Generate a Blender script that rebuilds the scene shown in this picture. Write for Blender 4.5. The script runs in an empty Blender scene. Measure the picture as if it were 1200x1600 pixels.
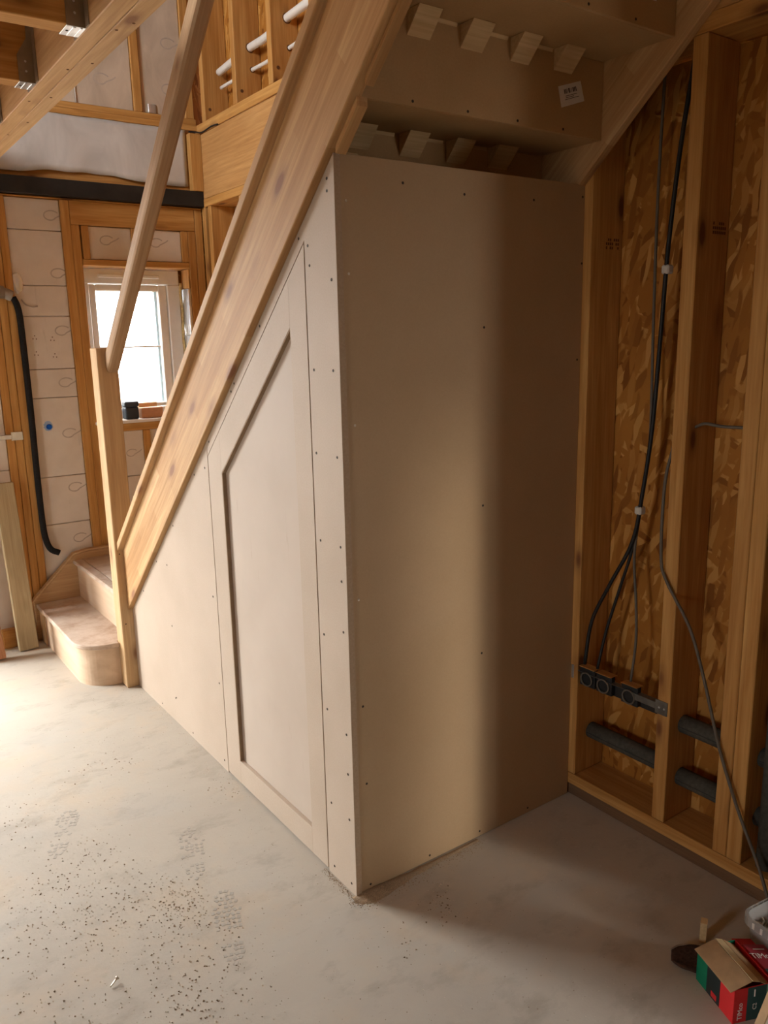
import bpy, bmesh, math, random
from mathutils import Vector, Matrix, noise
R = random.Random(7)
SC = bpy.context.scene
COL = SC.collection

# ------------------------------------------------------------------ camera
W = 0.8554                                   # stair width: wall plane on the right
cam_d = bpy.data.cameras.new('camera'); cam = bpy.data.objects.new('camera', cam_d); COL.objects.link(cam)
f_px, pitch, yaw, roll = 1261.0, 0.2129, 0.61576, -0.021515
cam_d.sensor_fit = 'VERTICAL'; cam_d.sensor_height = 36.0; cam_d.lens = 36.0 * f_px / 1600.0
cam_d.clip_start = 0.02
F = Vector((math.sin(yaw)*math.cos(pitch), math.cos(yaw)*math.cos(pitch), -math.sin(pitch)))
Rt = Vector((math.cos(yaw), -math.sin(yaw), 0)); U = Rt.cross(F)
R2 = Rt*math.cos(roll) + U*math.sin(roll); U2 = -Rt*math.sin(roll) + U*math.cos(roll)
m = Matrix((R2, U2, -F)).transposed().to_4x4(); m.translation = Vector((-1.0528, -1.6580, 1.5150))
cam.matrix_world = m
SC.camera = cam

# ------------------------------------------------------------------ world, lights, exposure
wd = bpy.data.worlds.new('overcast'); SC.world = wd; wd.use_nodes = True
bg = wd.node_tree.nodes['Background']; bg.inputs[0].default_value = (0.985, 0.985, 0.98, 1); bg.inputs[1].default_value = 24.0
HP = math.pi/2
# overcast daylight enters by the openings of the building; each opening carries a light portal (sampling aid, emits nothing)
def portal(name, loc, rot, sx, sy):
    d = bpy.data.lights.new(name, 'AREA'); d.shape = 'RECTANGLE'; d.size = sx; d.size_y = sy; d.cycles.is_portal = True
    o = bpy.data.objects.new(name, d); COL.objects.link(o); o.location = loc; o.rotation_euler = rot
    return o
portal('portal_glazed_doors', (-1.40, 2.86, 1.08), (-HP, 0, 0), 1.20, 2.16)
portal('portal_far_door', (1.66, -3.25, 1.05), (HP, 0, 0), 0.32, 2.10)
# hazy low sun coming in by the far doorway on the right
sun_d = bpy.data.lights.new('hazy_sun', 'SUN'); sun_d.energy = 0.95; sun_d.angle = 0.075; sun_d.color = (1.0, 0.91, 0.80)
sun = bpy.data.objects.new('hazy_sun', sun_d); COL.objects.link(sun)
sun.rotation_euler = Vector((0.40, -1.0, 1.077*0.22)).to_track_quat('Z', 'Y').to_euler()
portal('portal_left_added_opening', (-4.08, -0.9, 1.5), (0, -HP, 0), 0.8, 0.6)  # opening added in the unseen left wall to brighten the near floor
portal('portal_upstairs_window', (-2.99, 0.75, 3.65), (0, -HP, 0), 1.2, 1.3)
portal('portal_stair_window', (0.465, 2.88, 1.5), (-HP, 0, 0), 0.55, 0.80)
SC.view_settings.view_transform = 'Standard'; SC.view_settings.look = 'None'
SC.view_settings.exposure = 0.12; SC.view_settings.gamma = 1.0; SC.view_settings.use_curve_mapping = False
SC.cycles.use_denoising = True
SC.cycles.max_bounces = 10; SC.cycles.diffuse_bounces = 7; SC.cycles.sample_clamp_indirect = 6.0

# ------------------------------------------------------------------ materials
MATS = {}
class NT:
    def __init__(s, name, rough=0.7, spec=0.3):
        s.m = bpy.data.materials.new(name); s.m.use_nodes = True; s.t = s.m.node_tree; s.b = s.t.nodes['Principled BSDF']
        s.b.inputs['Roughness'].default_value = rough; s.b.inputs['Specular IOR Level'].default_value = spec
        MATS[name] = s.m
    def n(s, typ, **kw):
        nd = s.t.nodes.new(typ)
        for k, v in kw.items():
            if k.startswith('i_'):
                key = k[2:]; nd.inputs[int(key) if key.isdigit() else key].default_value = v
            else: setattr(nd, k, v)
        return nd
    def l(s, a, b): s.t.links.new(a, b)
    def coords(s, scale=(1, 1, 1), rot=(0, 0, 0), rnd=True):
        tc = s.n('ShaderNodeTexCoord'); src = tc.outputs['Object']
        if rnd:
            oi = s.n('ShaderNodeObjectInfo'); mu = s.n('ShaderNodeVectorMath', operation='SCALE'); mu.inputs[0].default_value = (13.1, 7.7, 5.3)
            s.l(oi.outputs['Random'], mu.inputs['Scale']); ad = s.n('ShaderNodeVectorMath', operation='ADD')
            s.l(src, ad.inputs[0]); s.l(mu.outputs[0], ad.inputs[1]); src = ad.outputs[0]
        mp = s.n('ShaderNodeMapping'); mp.inputs['Scale'].default_value = scale; mp.inputs['Rotation'].default_value = rot
        s.l(src, mp.inputs['Vector']); return mp.outputs[0]
    def noise(s, v, scale=1, detail=4, rough=0.55, dist=0.0):
        nd = s.n('ShaderNodeTexNoise', i_Scale=scale, i_Detail=detail, i_Roughness=rough, i_Distortion=dist); s.l(v, nd.inputs['Vector']); return nd.outputs[0]
    def ramp(s, fac, stops, interp='LINEAR'):
        r = s.n('ShaderNodeValToRGB'); e = r.color_ramp; e.interpolation = interp
        while len(e.elements) < len(stops): e.elements.new(0.5)
        for el, (p, c) in zip(e.elements, stops):
            el.position = p; el.color = (c[0], c[1], c[2], 1) if hasattr(c, '__len__') else (c, c, c, 1)
        s.l(fac, r.inputs[0]); return r.outputs[0]
    def mix(s, fac, a, b, mode='MIX'):
        x = s.n('ShaderNodeMix', data_type='RGBA', blend_type=mode)
        if hasattr(fac, 'links'): s.l(fac, x.inputs[0])
        else: x.inputs[0].default_value = fac
        for i, v in ((6, a), (7, b)):
            if hasattr(v, 'links'): s.l(v, x.inputs[i])
            else: x.inputs[i].default_value = (v[0], v[1], v[2], 1)
        return x.outputs[2]
    def col(s, c): s.l(c, s.b.inputs['Base Color'])
    def bump(s, h, st=0.3, dist=0.002):
        b = s.n('ShaderNodeBump', i_Strength=st, i_Distance=dist); s.l(h, b.inputs['Height']); s.l(b.outputs[0], s.b.inputs['Normal'])

def plain(name, c, rough=0.6, metal=0.0, spec=0.3, var=0.12, scale=30):
    k = NT(name, rough, spec); k.b.inputs['Metallic'].default_value = metal
    v = k.coords((1, 1, 1)); nz = k.noise(v, scale, 4)
    d = tuple(max(0, x*(1-var)) for x in c); u = tuple(min(1, x*(1+var)) for x in c)
    k.col(k.ramp(nz, [(0.3, d), (0.7, u)])); return k.m

def pine(name, axis, lo, hi, knot=(0.16, 0.06, 0.02), knots=True, rough=0.6, staves=None):
    k = NT(name, rough, 0.25)
    a = 'xyz'.index(axis)
    sc = [22, 22, 22]; sc[a] = 1.3
    v = k.coords(tuple(sc)); g = k.noise(v, 1.6, 5, 0.6, 0.6)
    c = k.ramp(g, [(0.28, lo), (0.52, tuple((x+y)/2 for x, y in zip(lo, hi))), (0.72, hi)])
    fs = [90, 90, 90]; fs[a] = 3
    fine = k.noise(k.coords(tuple(fs)), 1.5, 3)
    c = k.mix(0.42, c, k.ramp(fine, [(0.3, (0.55, 0.42, 0.32)), (0.7, (1, 1, 1))]), 'MULTIPLY')
    oi = k.n('ShaderNodeObjectInfo')
    tone = k.ramp(oi.outputs['Random'], [(0.0, (0.86, 0.80, 0.74)), (0.5, (1, 1, 1)), (1.0, (1.0, 0.93, 0.84))])
    c = k.mix(0.8, c, tone, 'MULTIPLY')
    if staves:                                # glued strips of slightly different tone, across local z
        tc = k.n('ShaderNodeTexCoord'); sp = k.n('ShaderNodeSeparateXYZ'); k.l(tc.outputs['Object'], sp.inputs[0])
        dv = k.n('ShaderNodeMath', operation='DIVIDE', i_1=staves); k.l(sp.outputs[2], dv.inputs[0])
        fl = k.n('ShaderNodeMath', operation='FLOOR'); k.l(dv.outputs[0], fl.inputs[0])
        dl = k.n('ShaderNodeMath', operation='DIVIDE', i_1=0.62); k.l(sp.outputs[1], dl.inputs[0])
        ph = k.n('ShaderNodeMath', operation='MULTIPLY_ADD', i_1=0.37); k.l(fl.outputs[0], ph.inputs[0]); k.l(dl.outputs[0], ph.inputs[2])
        fl2 = k.n('ShaderNodeMath', operation='FLOOR'); k.l(ph.outputs[0], fl2.inputs[0])
        cb = k.n('ShaderNodeCombineXYZ'); k.l(fl.outputs[0], cb.inputs[0]); k.l(fl2.outputs[0], cb.inputs[1])
        wn = k.n('ShaderNodeTexWhiteNoise', noise_dimensions='3D'); k.l(cb.outputs[0], wn.inputs['Vector'])
        c = k.mix(0.95, c, k.ramp(wn.outputs[0], [(0, (0.80, 0.70, 0.60)), (1, (1.0, 1.0, 1.0))]), 'MULTIPLY')
    if knots:
        ks = [8.5, 8.5, 8.5]; ks[a] = 3.4
        vo = k.n('ShaderNodeTexVoronoi', feature='F1', i_Scale=1.0, i_Randomness=1.0); k.l(k.coords(tuple(ks)), vo.inputs['Vector'])
        kf = k.ramp(vo.outputs['Distance'], [(0.0, 1), (0.09, 0.95), (0.14, 0.35), (0.24, 0)])
        c = k.mix(kf, c, knot)
    k.col(c); k.bump(fine, 0.12, 0.0008); return k.m

P_LO, P_HI = (0.46, 0.222, 0.055), (0.68, 0.405, 0.140)
for ax in 'xyz':
    pine('stud_'+ax, ax, P_LO, P_HI)
    pine('joinery_'+ax, ax, (0.52, 0.34, 0.17), (0.68, 0.485, 0.275), (0.26, 0.13, 0.07))
pine('string_pine', 'y', (0.51, 0.325, 0.15), (0.70, 0.495, 0.265), (0.26, 0.12, 0.06), staves=0.046)
pine('rail_pine', 'y', (0.39, 0.265, 0.155), (0.52, 0.365, 0.225), (0.2, 0.1, 0.05))
pine('clean_x', 'x', (0.64, 0.48, 0.26), (0.74, 0.58, 0.34), knots=False)
pine('treated_z', 'z', (0.40, 0.33, 0.20), (0.55, 0.47, 0.31), (0.2, 0.15, 0.06))
pine('redwood_z', 'z', (0.40, 0.18, 0.09), (0.50, 0.26, 0.14))
pine('dark_plate_y', 'y', (0.15, 0.09, 0.05), (0.26, 0.16, 0.09), knots=False)
pine('lvl_y', 'y', (0.46, 0.25, 0.09), (0.62, 0.38, 0.16), knots=False)

def osb(name, swz, lo=(0.24, 0.085, 0.012), mid=(0.41, 0.172, 0.028), hi=(0.62, 0.33, 0.090)):
    k = NT(name, 0.65, 0.2)
    tc = k.n('ShaderNodeTexCoord'); sp = k.n('ShaderNodeSeparateXYZ'); k.l(tc.outputs['Object'], sp.inputs[0])
    cb = k.n('ShaderNodeCombineXYZ'); k.l(sp.outputs[swz[0]], cb.inputs[0]); k.l(sp.outputs[swz[1]], cb.inputs[1])
    wob = k.n('ShaderNodeTexNoise', i_Scale=9.0, i_Detail=2.0); k.l(cb.outputs[0], wob.inputs['Vector'])
    wv = k.n('ShaderNodeVectorMath', operation='SCALE', i_Scale=0.03); k.l(wob.outputs['Color'], wv.inputs[0])
    av = k.n('ShaderNodeVectorMath', operation='ADD'); k.l(cb.outputs[0], av.inputs[0]); k.l(wv.outputs[0], av.inputs[1])
    cur = None
    for i, (ang, sx, sy) in enumerate(((1.25, 11, 42), (0.35, 10, 46), (2.2, 12, 40), (1.75, 9, 50))):
        mp = k.n('ShaderNodeMapping'); mp.vector_type = 'TEXTURE'; mp.inputs['Rotation'].default_value = (0, 0, ang); k.l(av.outputs[0], mp.inputs['Vector'])
        ms = k.n('ShaderNodeMapping'); ms.inputs['Scale'].default_value = (sx, sy, 1); ms.inputs['Location'].default_value = (i*3.7, i*1.9, 0); k.l(mp.outputs[0], ms.inputs['Vector'])
        vo = k.n('ShaderNodeTexVoronoi', voronoi_dimensions='2D', i_Scale=1.0); k.l(ms.outputs[0], vo.inputs['Vector'])
        sc = k.n('ShaderNodeSeparateColor'); k.l(vo.outputs['Color'], sc.inputs[0])
        c = k.ramp(sc.outputs[0], [(0.0, lo), (0.35, mid), (0.65, mid), (0.95, hi)])
        if cur is None: cur = c
        else:
            ed = k.ramp(vo.outputs['Distance'], [(0.46, 1), (0.60, 0)])
            pick = k.n('ShaderNodeMath', operation='LESS_THAN', i_1=0.72); k.l(sc.outputs[1], pick.inputs[0])
            mu = k.n('ShaderNodeMath', operation='MULTIPLY'); k.l(ed, mu.inputs[0]); k.l(pick.outputs[0], mu.inputs[1])
            cur = k.mix(mu.outputs[0], cur, c)
    big = k.n('ShaderNodeTexNoise', i_Scale=3.0, i_Detail=3.0); k.l(cb.outputs[0], big.inputs['Vector'])
    cur = k.mix(0.5, cur, k.ramp(big.outputs[0], [(0.3, (0.62, 0.5, 0.42)), (0.7, (1, 1, 1))]), 'MULTIPLY')
    k.col(cur); k.bump(wob.outputs[0], 0.2, 0.002); return k.m
osb('osb_yz', (1, 2)); osb('osb_xy', (0, 1)); osb('osb_xz', (0, 2))

k = NT('mdf', 0.62, 0.3)
v = k.coords((1, 1, 1)); n1 = k.noise(v, 3.2, 4); n2 = k.noise(v, 240, 3, 0.7)
c = k.ramp(n1, [(0.3, (0.455, 0.366, 0.280)), (0.7, (0.510, 0.418, 0.328))])
c = k.mix(0.25, c, k.ramp(n2, [(0.3, (0.72, 0.66, 0.6)), (0.7, (1, 1, 1))]), 'MULTIPLY')
k.col(c); k.bump(n2, 0.06, 0.0004)
k = NT('mdf_warm_shade', 0.62, 0.3)               # end sheet: dim warm light mixed into the board colour as brown
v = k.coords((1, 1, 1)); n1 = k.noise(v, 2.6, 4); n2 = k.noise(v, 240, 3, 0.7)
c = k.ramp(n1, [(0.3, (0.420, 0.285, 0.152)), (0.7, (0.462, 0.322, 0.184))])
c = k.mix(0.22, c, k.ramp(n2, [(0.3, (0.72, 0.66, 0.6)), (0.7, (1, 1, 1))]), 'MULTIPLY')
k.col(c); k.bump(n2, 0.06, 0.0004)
k = NT('mdf_edge', 0.8, 0.15)
k.col(k.ramp(k.noise(k.coords((1, 1, 1)), 160, 4), [(0.3, (0.38, 0.27, 0.17)), (0.7, (0.44, 0.32, 0.21))]))
k = NT('mdf_scuffed', 0.6, 0.3)               # recessed door panel, with a few smears along the grain of the sanding
v = k.coords((1, 1, 1), rnd=False); n1 = k.noise(v, 3.5, 4)
c = k.ramp(n1, [(0.3, (0.455, 0.375, 0.300)), (0.7, (0.505, 0.424, 0.348))])
st = k.noise(k.coords((1, 9, 1.6), (0.12, 0, 0), rnd=False), 2.3, 5, 0.65)
c = k.mix(k.ramp(st, [(0.66, 0), (0.8, 0.55)]), c, (0.33, 0.23, 0.16))
k.col(c)
k = NT('stair_mdf', 0.65, 0.25)               # treads and risers
v = k.coords((1, 1, 1)); n1 = k.noise(v, 4, 3); n2 = k.noise(v, 200, 3)
c = k.ramp(n1, [(0.3, (0.43, 0.275, 0.125)), (0.7, (0.49, 0.325, 0.160))])
k.col(k.mix(0.25, c, k.ramp(n2, [(0.3, (0.7, 0.62, 0.55)), (0.7, (1, 1, 1))]), 'MULTIPLY'))
k = NT('tread_dusty', 0.75, 0.2)
v = k.coords((1, 1, 1)); n1 = k.noise(v, 9, 5, 0.65)
k.col(k.ramp(n1, [(0.25, (0.36, 0.24, 0.16)), (0.5, (0.54, 0.43, 0.34)), (0.75, (0.63, 0.54, 0.45))]))
k = NT('riser_ply', 0.6, 0.25)
v = k.coords((14, 2, 22)); n1 = k.noise(v, 1.0, 4, 0.5, 0.5)
k.col(k.ramp(n1, [(0.3, (0.56, 0.40, 0.27)), (0.7, (0.68, 0.52, 0.37))]))

# floor: screed with trodden dust
k = NT('screed', 0.8, 0.25)
v = k.coords((1, 1, 1), rnd=False)
rot = k.coords((1.0, 1.7, 1), (0, 0, 0.7), rnd=False)
base = k.ramp(k.noise(rot, 1.7, 7, 0.62, 0.1), [(0.28, (0.425, 0.385, 0.320)), (0.45, (0.475, 0.435, 0.365)), (0.6, (0.505, 0.465, 0.390)), (0.78, (0.54, 0.485, 0.395))])
smear = k.noise(rot, 5.5, 8, 0.68, 0.15)
c = k.mix(k.ramp(smear, [(0.53, 0), (0.68, 0.7)]), base, (0.365, 0.325, 0.265))
dust = k.noise(v, 2.6, 6, 0.65)
c = k.mix(k.ramp(dust, [(0.52, 0), (0.68, 0.65)]), c, (0.55, 0.455, 0.335))
tc = k.n('ShaderNodeTexCoord'); sp = k.n('ShaderNodeSeparateXYZ'); k.l(tc.outputs['Object'], sp.inputs[0])
bluish = k.noise(rot, 2.1, 3)
c = k.mix(k.ramp(bluish, [(0.56, 0), (0.7, 0.35)]), c, (0.45, 0.445, 0.41))
sp1 = k.noise(v, 95, 2, 0.6); c = k.mix(k.ramp(sp1, [(0.70, 0), (0.76, 0.6)]), c, (0.30, 0.25, 0.19))
k.col(c); k.bump(k.noise(v, 55, 5, 0.7), 0.25, 0.003)

k = NT('insulation', 0.55, 0.35)
v = k.coords((1, 1, 1)); n1 = k.noise(v, 7, 4)
c = k.ramp(n1, [(0.3, (0.64, 0.57, 0.49)), (0.7, (0.73, 0.665, 0.585))])
st = k.noise(k.coords((26, 26, 3)), 1.0, 5, 0.7)
c = k.mix(k.ramp(st, [(0.62, 0), (0.72, 0.35)]), c, (0.42, 0.35, 0.28))
k.col(c)
k = NT('insulation_silver', 0.42, 0.5)
v = k.coords((4, 4, 2)); n1 = k.noise(v, 2, 5, 0.6, 1.0)
k.col(k.ramp(n1, [(0.3, (0.46, 0.385, 0.30)), (0.7, (0.62, 0.53, 0.42))])); k.bump(k.noise(k.coords((60, 60, 8)), 1, 3), 0.25, 0.002)
k = NT('membrane', 0.5, 0.4)
n1 = k.noise(k.coords((3, 3, 2)), 1.6, 4, 0.6, 0.7)
k.col(k.ramp(n1, [(0.3, (0.43, 0.42, 0.40)), (0.7, (0.62, 0.60, 0.57))]))
k = NT('foil', 0.28, 0.5); k.b.inputs['Metallic'].default_value = 0.85
n1 = k.noise(k.coords((30, 30, 4)), 1, 4); k.col(k.ramp(n1, [(0.3, (0.6, 0.66, 0.74)), (0.7, (0.9, 0.93, 0.97))])); k.bump(n1, 0.7, 0.01)
plain('print_grey', (0.46, 0.40, 0.34), 0.7)
plain('upvc', (0.80, 0.79, 0.76), 0.35, spec=0.5, var=0.03)
plain('sill_white', (0.74, 0.70, 0.65), 0.4, var=0.04)
plain('spacer', (0.45, 0.62, 0.70), 0.4)
plain('foam_yellow', (0.62, 0.50, 0.25), 0.9, var=0.3, scale=60)
plain('black_steel', (0.020, 0.018, 0.017), 0.5, spec=0.3, var=0.3, scale=12)
plain('black_foam', (0.012, 0.012, 0.013), 0.85, var=0.4, scale=120)
plain('grey_foam', (0.072, 0.068, 0.055), 0.9, var=0.25, scale=90)
plain('cable_black', (0.018, 0.017, 0.016), 0.5)
plain('cable_grey', (0.13, 0.11, 0.085), 0.55)
plain('cable_tie', (0.6, 0.57, 0.5), 0.5)
plain('conduit_white', (0.76, 0.74, 0.69), 0.4, var=0.04)
plain('galvanised', (0.62, 0.66, 0.70), 0.32, metal=0.9, var=0.15, scale=25)
plain('hanger_strap', (0.29, 0.235, 0.17), 0.55, metal=0.35, var=0.25, scale=18)
plain('box_metal', (0.16, 0.16, 0.15), 0.45, metal=0.6, var=0.25)
plain('box_dark', (0.03, 0.03, 0.03), 0.5, metal=0.3)
plain('screw_dark', (0.035, 0.022, 0.014), 0.6)
plain('screw_steel', (0.55, 0.47, 0.36), 0.35, metal=0.9)
plain('label_white', (0.72, 0.70, 0.66), 0.6, var=0.03)
plain('ink', (0.03, 0.025, 0.025), 0.7)
plain('ink_stamp', (0.13, 0.055, 0.02), 0.8)
plain('cardboard', (0.45, 0.30, 0.16), 0.8)
plain('cardboard_pale', (0.66, 0.53, 0.30), 0.8)
plain('print_red', (0.55, 0.020, 0.022), 0.5, var=0.06)
plain('print_darkred', (0.34, 0.035, 0.05), 0.55, var=0.08)
plain('print_black', (0.012, 0.020, 0.020), 0.5)
plain('print_green', (0.0, 0.17, 0.085), 0.5, var=0.06)
plain('print_teal', (0.025, 0.07, 0.07), 0.5)
plain('print_mint', (0.22, 0.42, 0.30), 0.5, var=0.2)
plain('print_white', (0.75, 0.70, 0.68), 0.6, var=0.02)
plain('blue_plastic', (0.0, 0.10, 0.52), 0.4)
plain('blue_paint', (0.33, 0.47, 0.66), 0.7, var=0.1)
plain('grey_plastic', (0.30, 0.27, 0.235), 0.5)
plain('bluegrey_box', (0.035, 0.045, 0.06), 0.55)
plain('terracotta', (0.52, 0.27, 0.15), 0.8)
plain('white_card', (0.72, 0.66, 0.56), 0.7, var=0.05, scale=8)
plain('brown_felt', (0.055, 0.028, 0.018), 0.95, var=0.45, scale=160)
plain('felt_rim', (0.25, 0.19, 0.14), 0.8)
plain('sawdust', (0.33, 0.24, 0.15), 0.95, var=0.35, scale=300)
plain('grit_dark', (0.22, 0.155, 0.095), 0.95, var=0.4, scale=60)
plain('grit_pale', (0.60, 0.52, 0.40), 0.95, var=0.2, scale=60)
plain('print_mark', (0.42, 0.39, 0.335), 0.85, var=0.15, scale=60)
plain('routed_mdf', (0.30, 0.205, 0.125), 0.85)
plain('dark_void', (0.03, 0.02, 0.015), 0.9)
plain('timber_far', (0.40, 0.24, 0.11), 0.8)
plain('soil', (0.16, 0.13, 0.10), 0.95)
k = NT('glass', 0.02, 0.5)                    # window glass: clear with a weak mirror
tr = k.n('ShaderNodeBsdfTransparent'); gl = k.n('ShaderNodeBsdfGlossy', i_Roughness=0.02); mx = k.n('ShaderNodeMixShader', i_0=0.06)
k.l(tr.outputs[0], mx.inputs[1]); k.l(gl.outputs[0], mx.inputs[2]); k.l(mx.outputs[0], k.t.nodes['Material Output'].inputs[0])
k = NT('clear_plastic', 0.25, 0.5)
tr = k.n('ShaderNodeBsdfTransparent', i_Color=(0.85, 0.85, 0.83, 1)); mx = k.n('ShaderNodeMixShader', i_0=0.45)
k.b.inputs['Base Color'].default_value = (0.62, 0.62, 0.61, 1)
k.l(tr.outputs[0], mx.inputs[1]); k.l(k.b.outputs[0], mx.inputs[2]); k.l(mx.outputs[0], k.t.nodes['Material Output'].inputs[0])

# ------------------------------------------------------------------ helpers
WL = {}                                       # world matrix of each made object (parents are known before depsgraph update)
def tag(o, label=None, cat=None, group=None, kind=None):
    if label: o['label'] = label
    if cat: o['category'] = cat
    if group: o['group'] = group
    if kind: o['kind'] = kind
    return o
def put(o, mw, parent=None):
    COL.objects.link(o); WL[o] = mw
    if parent is not None:
        o.parent = parent; o.matrix_local = WL[parent].inverted() @ mw
    else: o.matrix_local = mw
    return o
def empty(name, loc, label, cat, group=None, kind=None, rot=None):
    o = bpy.data.objects.new(name, None); o.empty_display_size = 0.1
    mw = Matrix.Translation(loc) @ (rot.to_4x4() if rot else Matrix())
    return tag(put(o, mw), label, cat, group, kind)
def mesh_obj(name, bm, mat, parent=None, mw=None, smooth=False):
    me = bpy.data.meshes.new(name); bm.to_mesh(me); bm.free()
    for mt in (mat if isinstance(mat, (list, tuple)) else [mat]): me.materials.append(MATS[mt])
    if smooth:
        for p in me.polygons: p.use_smooth = True
    o = bpy.data.objects.new(name, me)
    return put(o, mw or Matrix(), parent)
def box(name, p0, p1, mat, parent=None, bev=0.0018, rot=None):
    p0, p1 = Vector(p0), Vector(p1); c = (p0+p1)/2; s = p1-p0; s = Vector((abs(s.x), abs(s.y), abs(s.z)))
    bm = bmesh.new(); bmesh.ops.create_cube(bm, size=1); bmesh.ops.scale(bm, vec=s, verts=bm.verts)
    b = min(bev, min(s)*0.3)
    if b > 1e-5: bmesh.ops.bevel(bm, geom=bm.edges[:], offset=b, segments=1, affect='EDGES', profile=0.5)
    mw = Matrix.Translation(c) @ (rot.to_4x4() if rot else Matrix())
    return mesh_obj(name, bm, mat, parent, mw)
AX = {'x': lambda u, v, w: Vector((w, u, v)), 'y': lambda u, v, w: Vector((u, w, v)), 'z': lambda u, v, w: Vector((u, v, w))}
def prism(name, pts, axis, a0, a1, mat, parent=None, bev=0.0, smooth=False):
    fn = AX[axis]; P = [fn(u, v, a0) for u, v in pts]; Q = [fn(u, v, a1) for u, v in pts]
    c = sum(P+Q, Vector())/(2*len(P))
    bm = bmesh.new(); a = [bm.verts.new(p-c) for p in P]; b = [bm.verts.new(q-c) for q in Q]; n = len(a)
    bm.faces.new(a); bm.faces.new(b[::-1])
    for i in range(n): bm.faces.new((a[i], b[i], b[(i+1) % n], a[(i+1) % n]))
    bmesh.ops.recalc_face_normals(bm, faces=bm.faces[:])
    if bev: bmesh.ops.bevel(bm, geom=bm.edges[:], offset=bev, segments=1, affect='EDGES', profile=0.5)
    return mesh_obj(name, bm, mat, parent, Matrix.Translation(c), smooth)
def crom(pts, n=8):
    P = [Vector(p) for p in pts]; P = [P[0]*2-P[1]] + P + [P[-1]*2-P[-2]]; out = []
    for i in range(1, len(P)-2):
        for j in range(n):
            t = j/n; a, b, c, d = P[i-1], P[i], P[i+1], P[i+2]
            out.append(0.5*((2*b)+(c-a)*t+(2*a-5*b+4*c-d)*t*t+(3*b-a-3*c+d)*t**3))
    out.append(P[-2]); return out
def tube_bm(bm, pts, r, seg=10, smoothn=8, caps=True):
    P = crom(pts, smoothn) if smoothn > 1 else [Vector(p) for p in pts]
    rings = []; up = None
    for i, p in enumerate(P):
        d = (P[min(i+1, len(P)-1)]-P[max(i-1, 0)]).normalized()
        if up is None: up = Vector((0, 0, 1)) if abs(d.z) < 0.9 else Vector((1, 0, 0))
        s = d.cross(up).normalized(); up = s.cross(d).normalized()
        rr = r[0] + (r[1]-r[0])*i/(len(P)-1) if isinstance(r, tuple) else r
        rings.append([bm.verts.new(p + (s*math.cos(t)+up*math.sin(t))*rr) for t in [2*math.pi*q/seg for q in range(seg)]])
    for a, b in zip(rings, rings[1:]):
        for q in range(seg): bm.faces.new((a[q], a[(q+1) % seg], b[(q+1) % seg], b[q]))
    if caps: bm.faces.new(rings[0][::-1]); bm.faces.new(rings[-1])
def tube(name, pts, r, mat, parent=None, seg=10, smoothn=8):
    c = Vector(pts[0]); bm = bmesh.new(); tube_bm(bm, [Vector(p)-c for p in pts], r, seg, smoothn)
    bmesh.ops.recalc_face_normals(bm, faces=bm.faces[:])
    return mesh_obj(name, bm, mat, parent, Matrix.Translation(c), True)
def share(name, src, mw, parent, mat=None):
    o = bpy.data.objects.new(name, src.data); return put(o, mw, parent)
def screw_bm():
    bm = bmesh.new()
    rings = []
    for r, z in ((0.0040, 0.0), (0.0036, 0.0007), (0.0016, 0.0002)):
        rings.append([bm.verts.new((r*math.cos(t*math.pi/4), r*math.sin(t*math.pi/4), z)) for t in range(8)])
    for a, b in zip(rings, rings[1:]):
        for q in range(8): bm.faces.new((a[q], a[(q+1) % 8], b[(q+1) % 8], b[q]))
    bm.faces.new(rings[2]); bm.faces.new(rings[0][::-1]); return bm
SCREW = {}
def screw(parent, loc, nrm, mat='screw_dark', sc=1.0):
    if mat not in SCREW:
        me = bpy.data.meshes.new('screw_head'); b = screw_bm(); b.to_mesh(me); b.free(); me.materials.append(MATS[mat]); SCREW[mat] = me
    o = bpy.data.objects.new('screw', SCREW[mat])
    q = Vector(nrm).to_track_quat('Z', 'Y').to_matrix().to_4x4()
    return put(o, Matrix.Translation(loc) @ q @ Matrix.Scale(sc, 4), parent)
def text_obj(name, body, size, mat, mw, parent, ext=0.0003):
    cu = bpy.data.curves.new(name, 'FONT'); cu.body = body; cu.size = size; cu.extrude = ext; cu.align_x = 'CENTER'; cu.align_y = 'CENTER'
    tmp = bpy.data.objects.new(name, cu); COL.objects.link(tmp)
    dg = bpy.context.evaluated_depsgraph_get(); me = bpy.data.meshes.new_from_object(tmp.evaluated_get(dg))
    bpy.data.objects.remove(tmp); me.materials.clear(); me.materials.append(MATS[mat])
    return put(bpy.data.objects.new(name, me), mw, parent)

# ================================================================== SETTING
# ---- floor
bm = bmesh.new()
vs = [bm.verts.new(p) for p in ((-4.0, -5.3, 0), (3.3, -5.3, 0), (3.3, 3.0, 0), (-4.0, 3.0, 0))]
top = bm.faces.new(vs); ex = bmesh.ops.extrude_face_region(bm, geom=[top])
bmesh.ops.translate(bm, vec=(0, 0, -0.08), verts=[g for g in ex['geom'] if isinstance(g, bmesh.types.BMVert)])
bmesh.ops.recalc_face_normals(bm, faces=bm.faces[:])
floor = tag(mesh_obj('floor', bm, 'screed'), 'dusty pale concrete screed floor with boot prints', 'floor', kind='structure')

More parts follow.
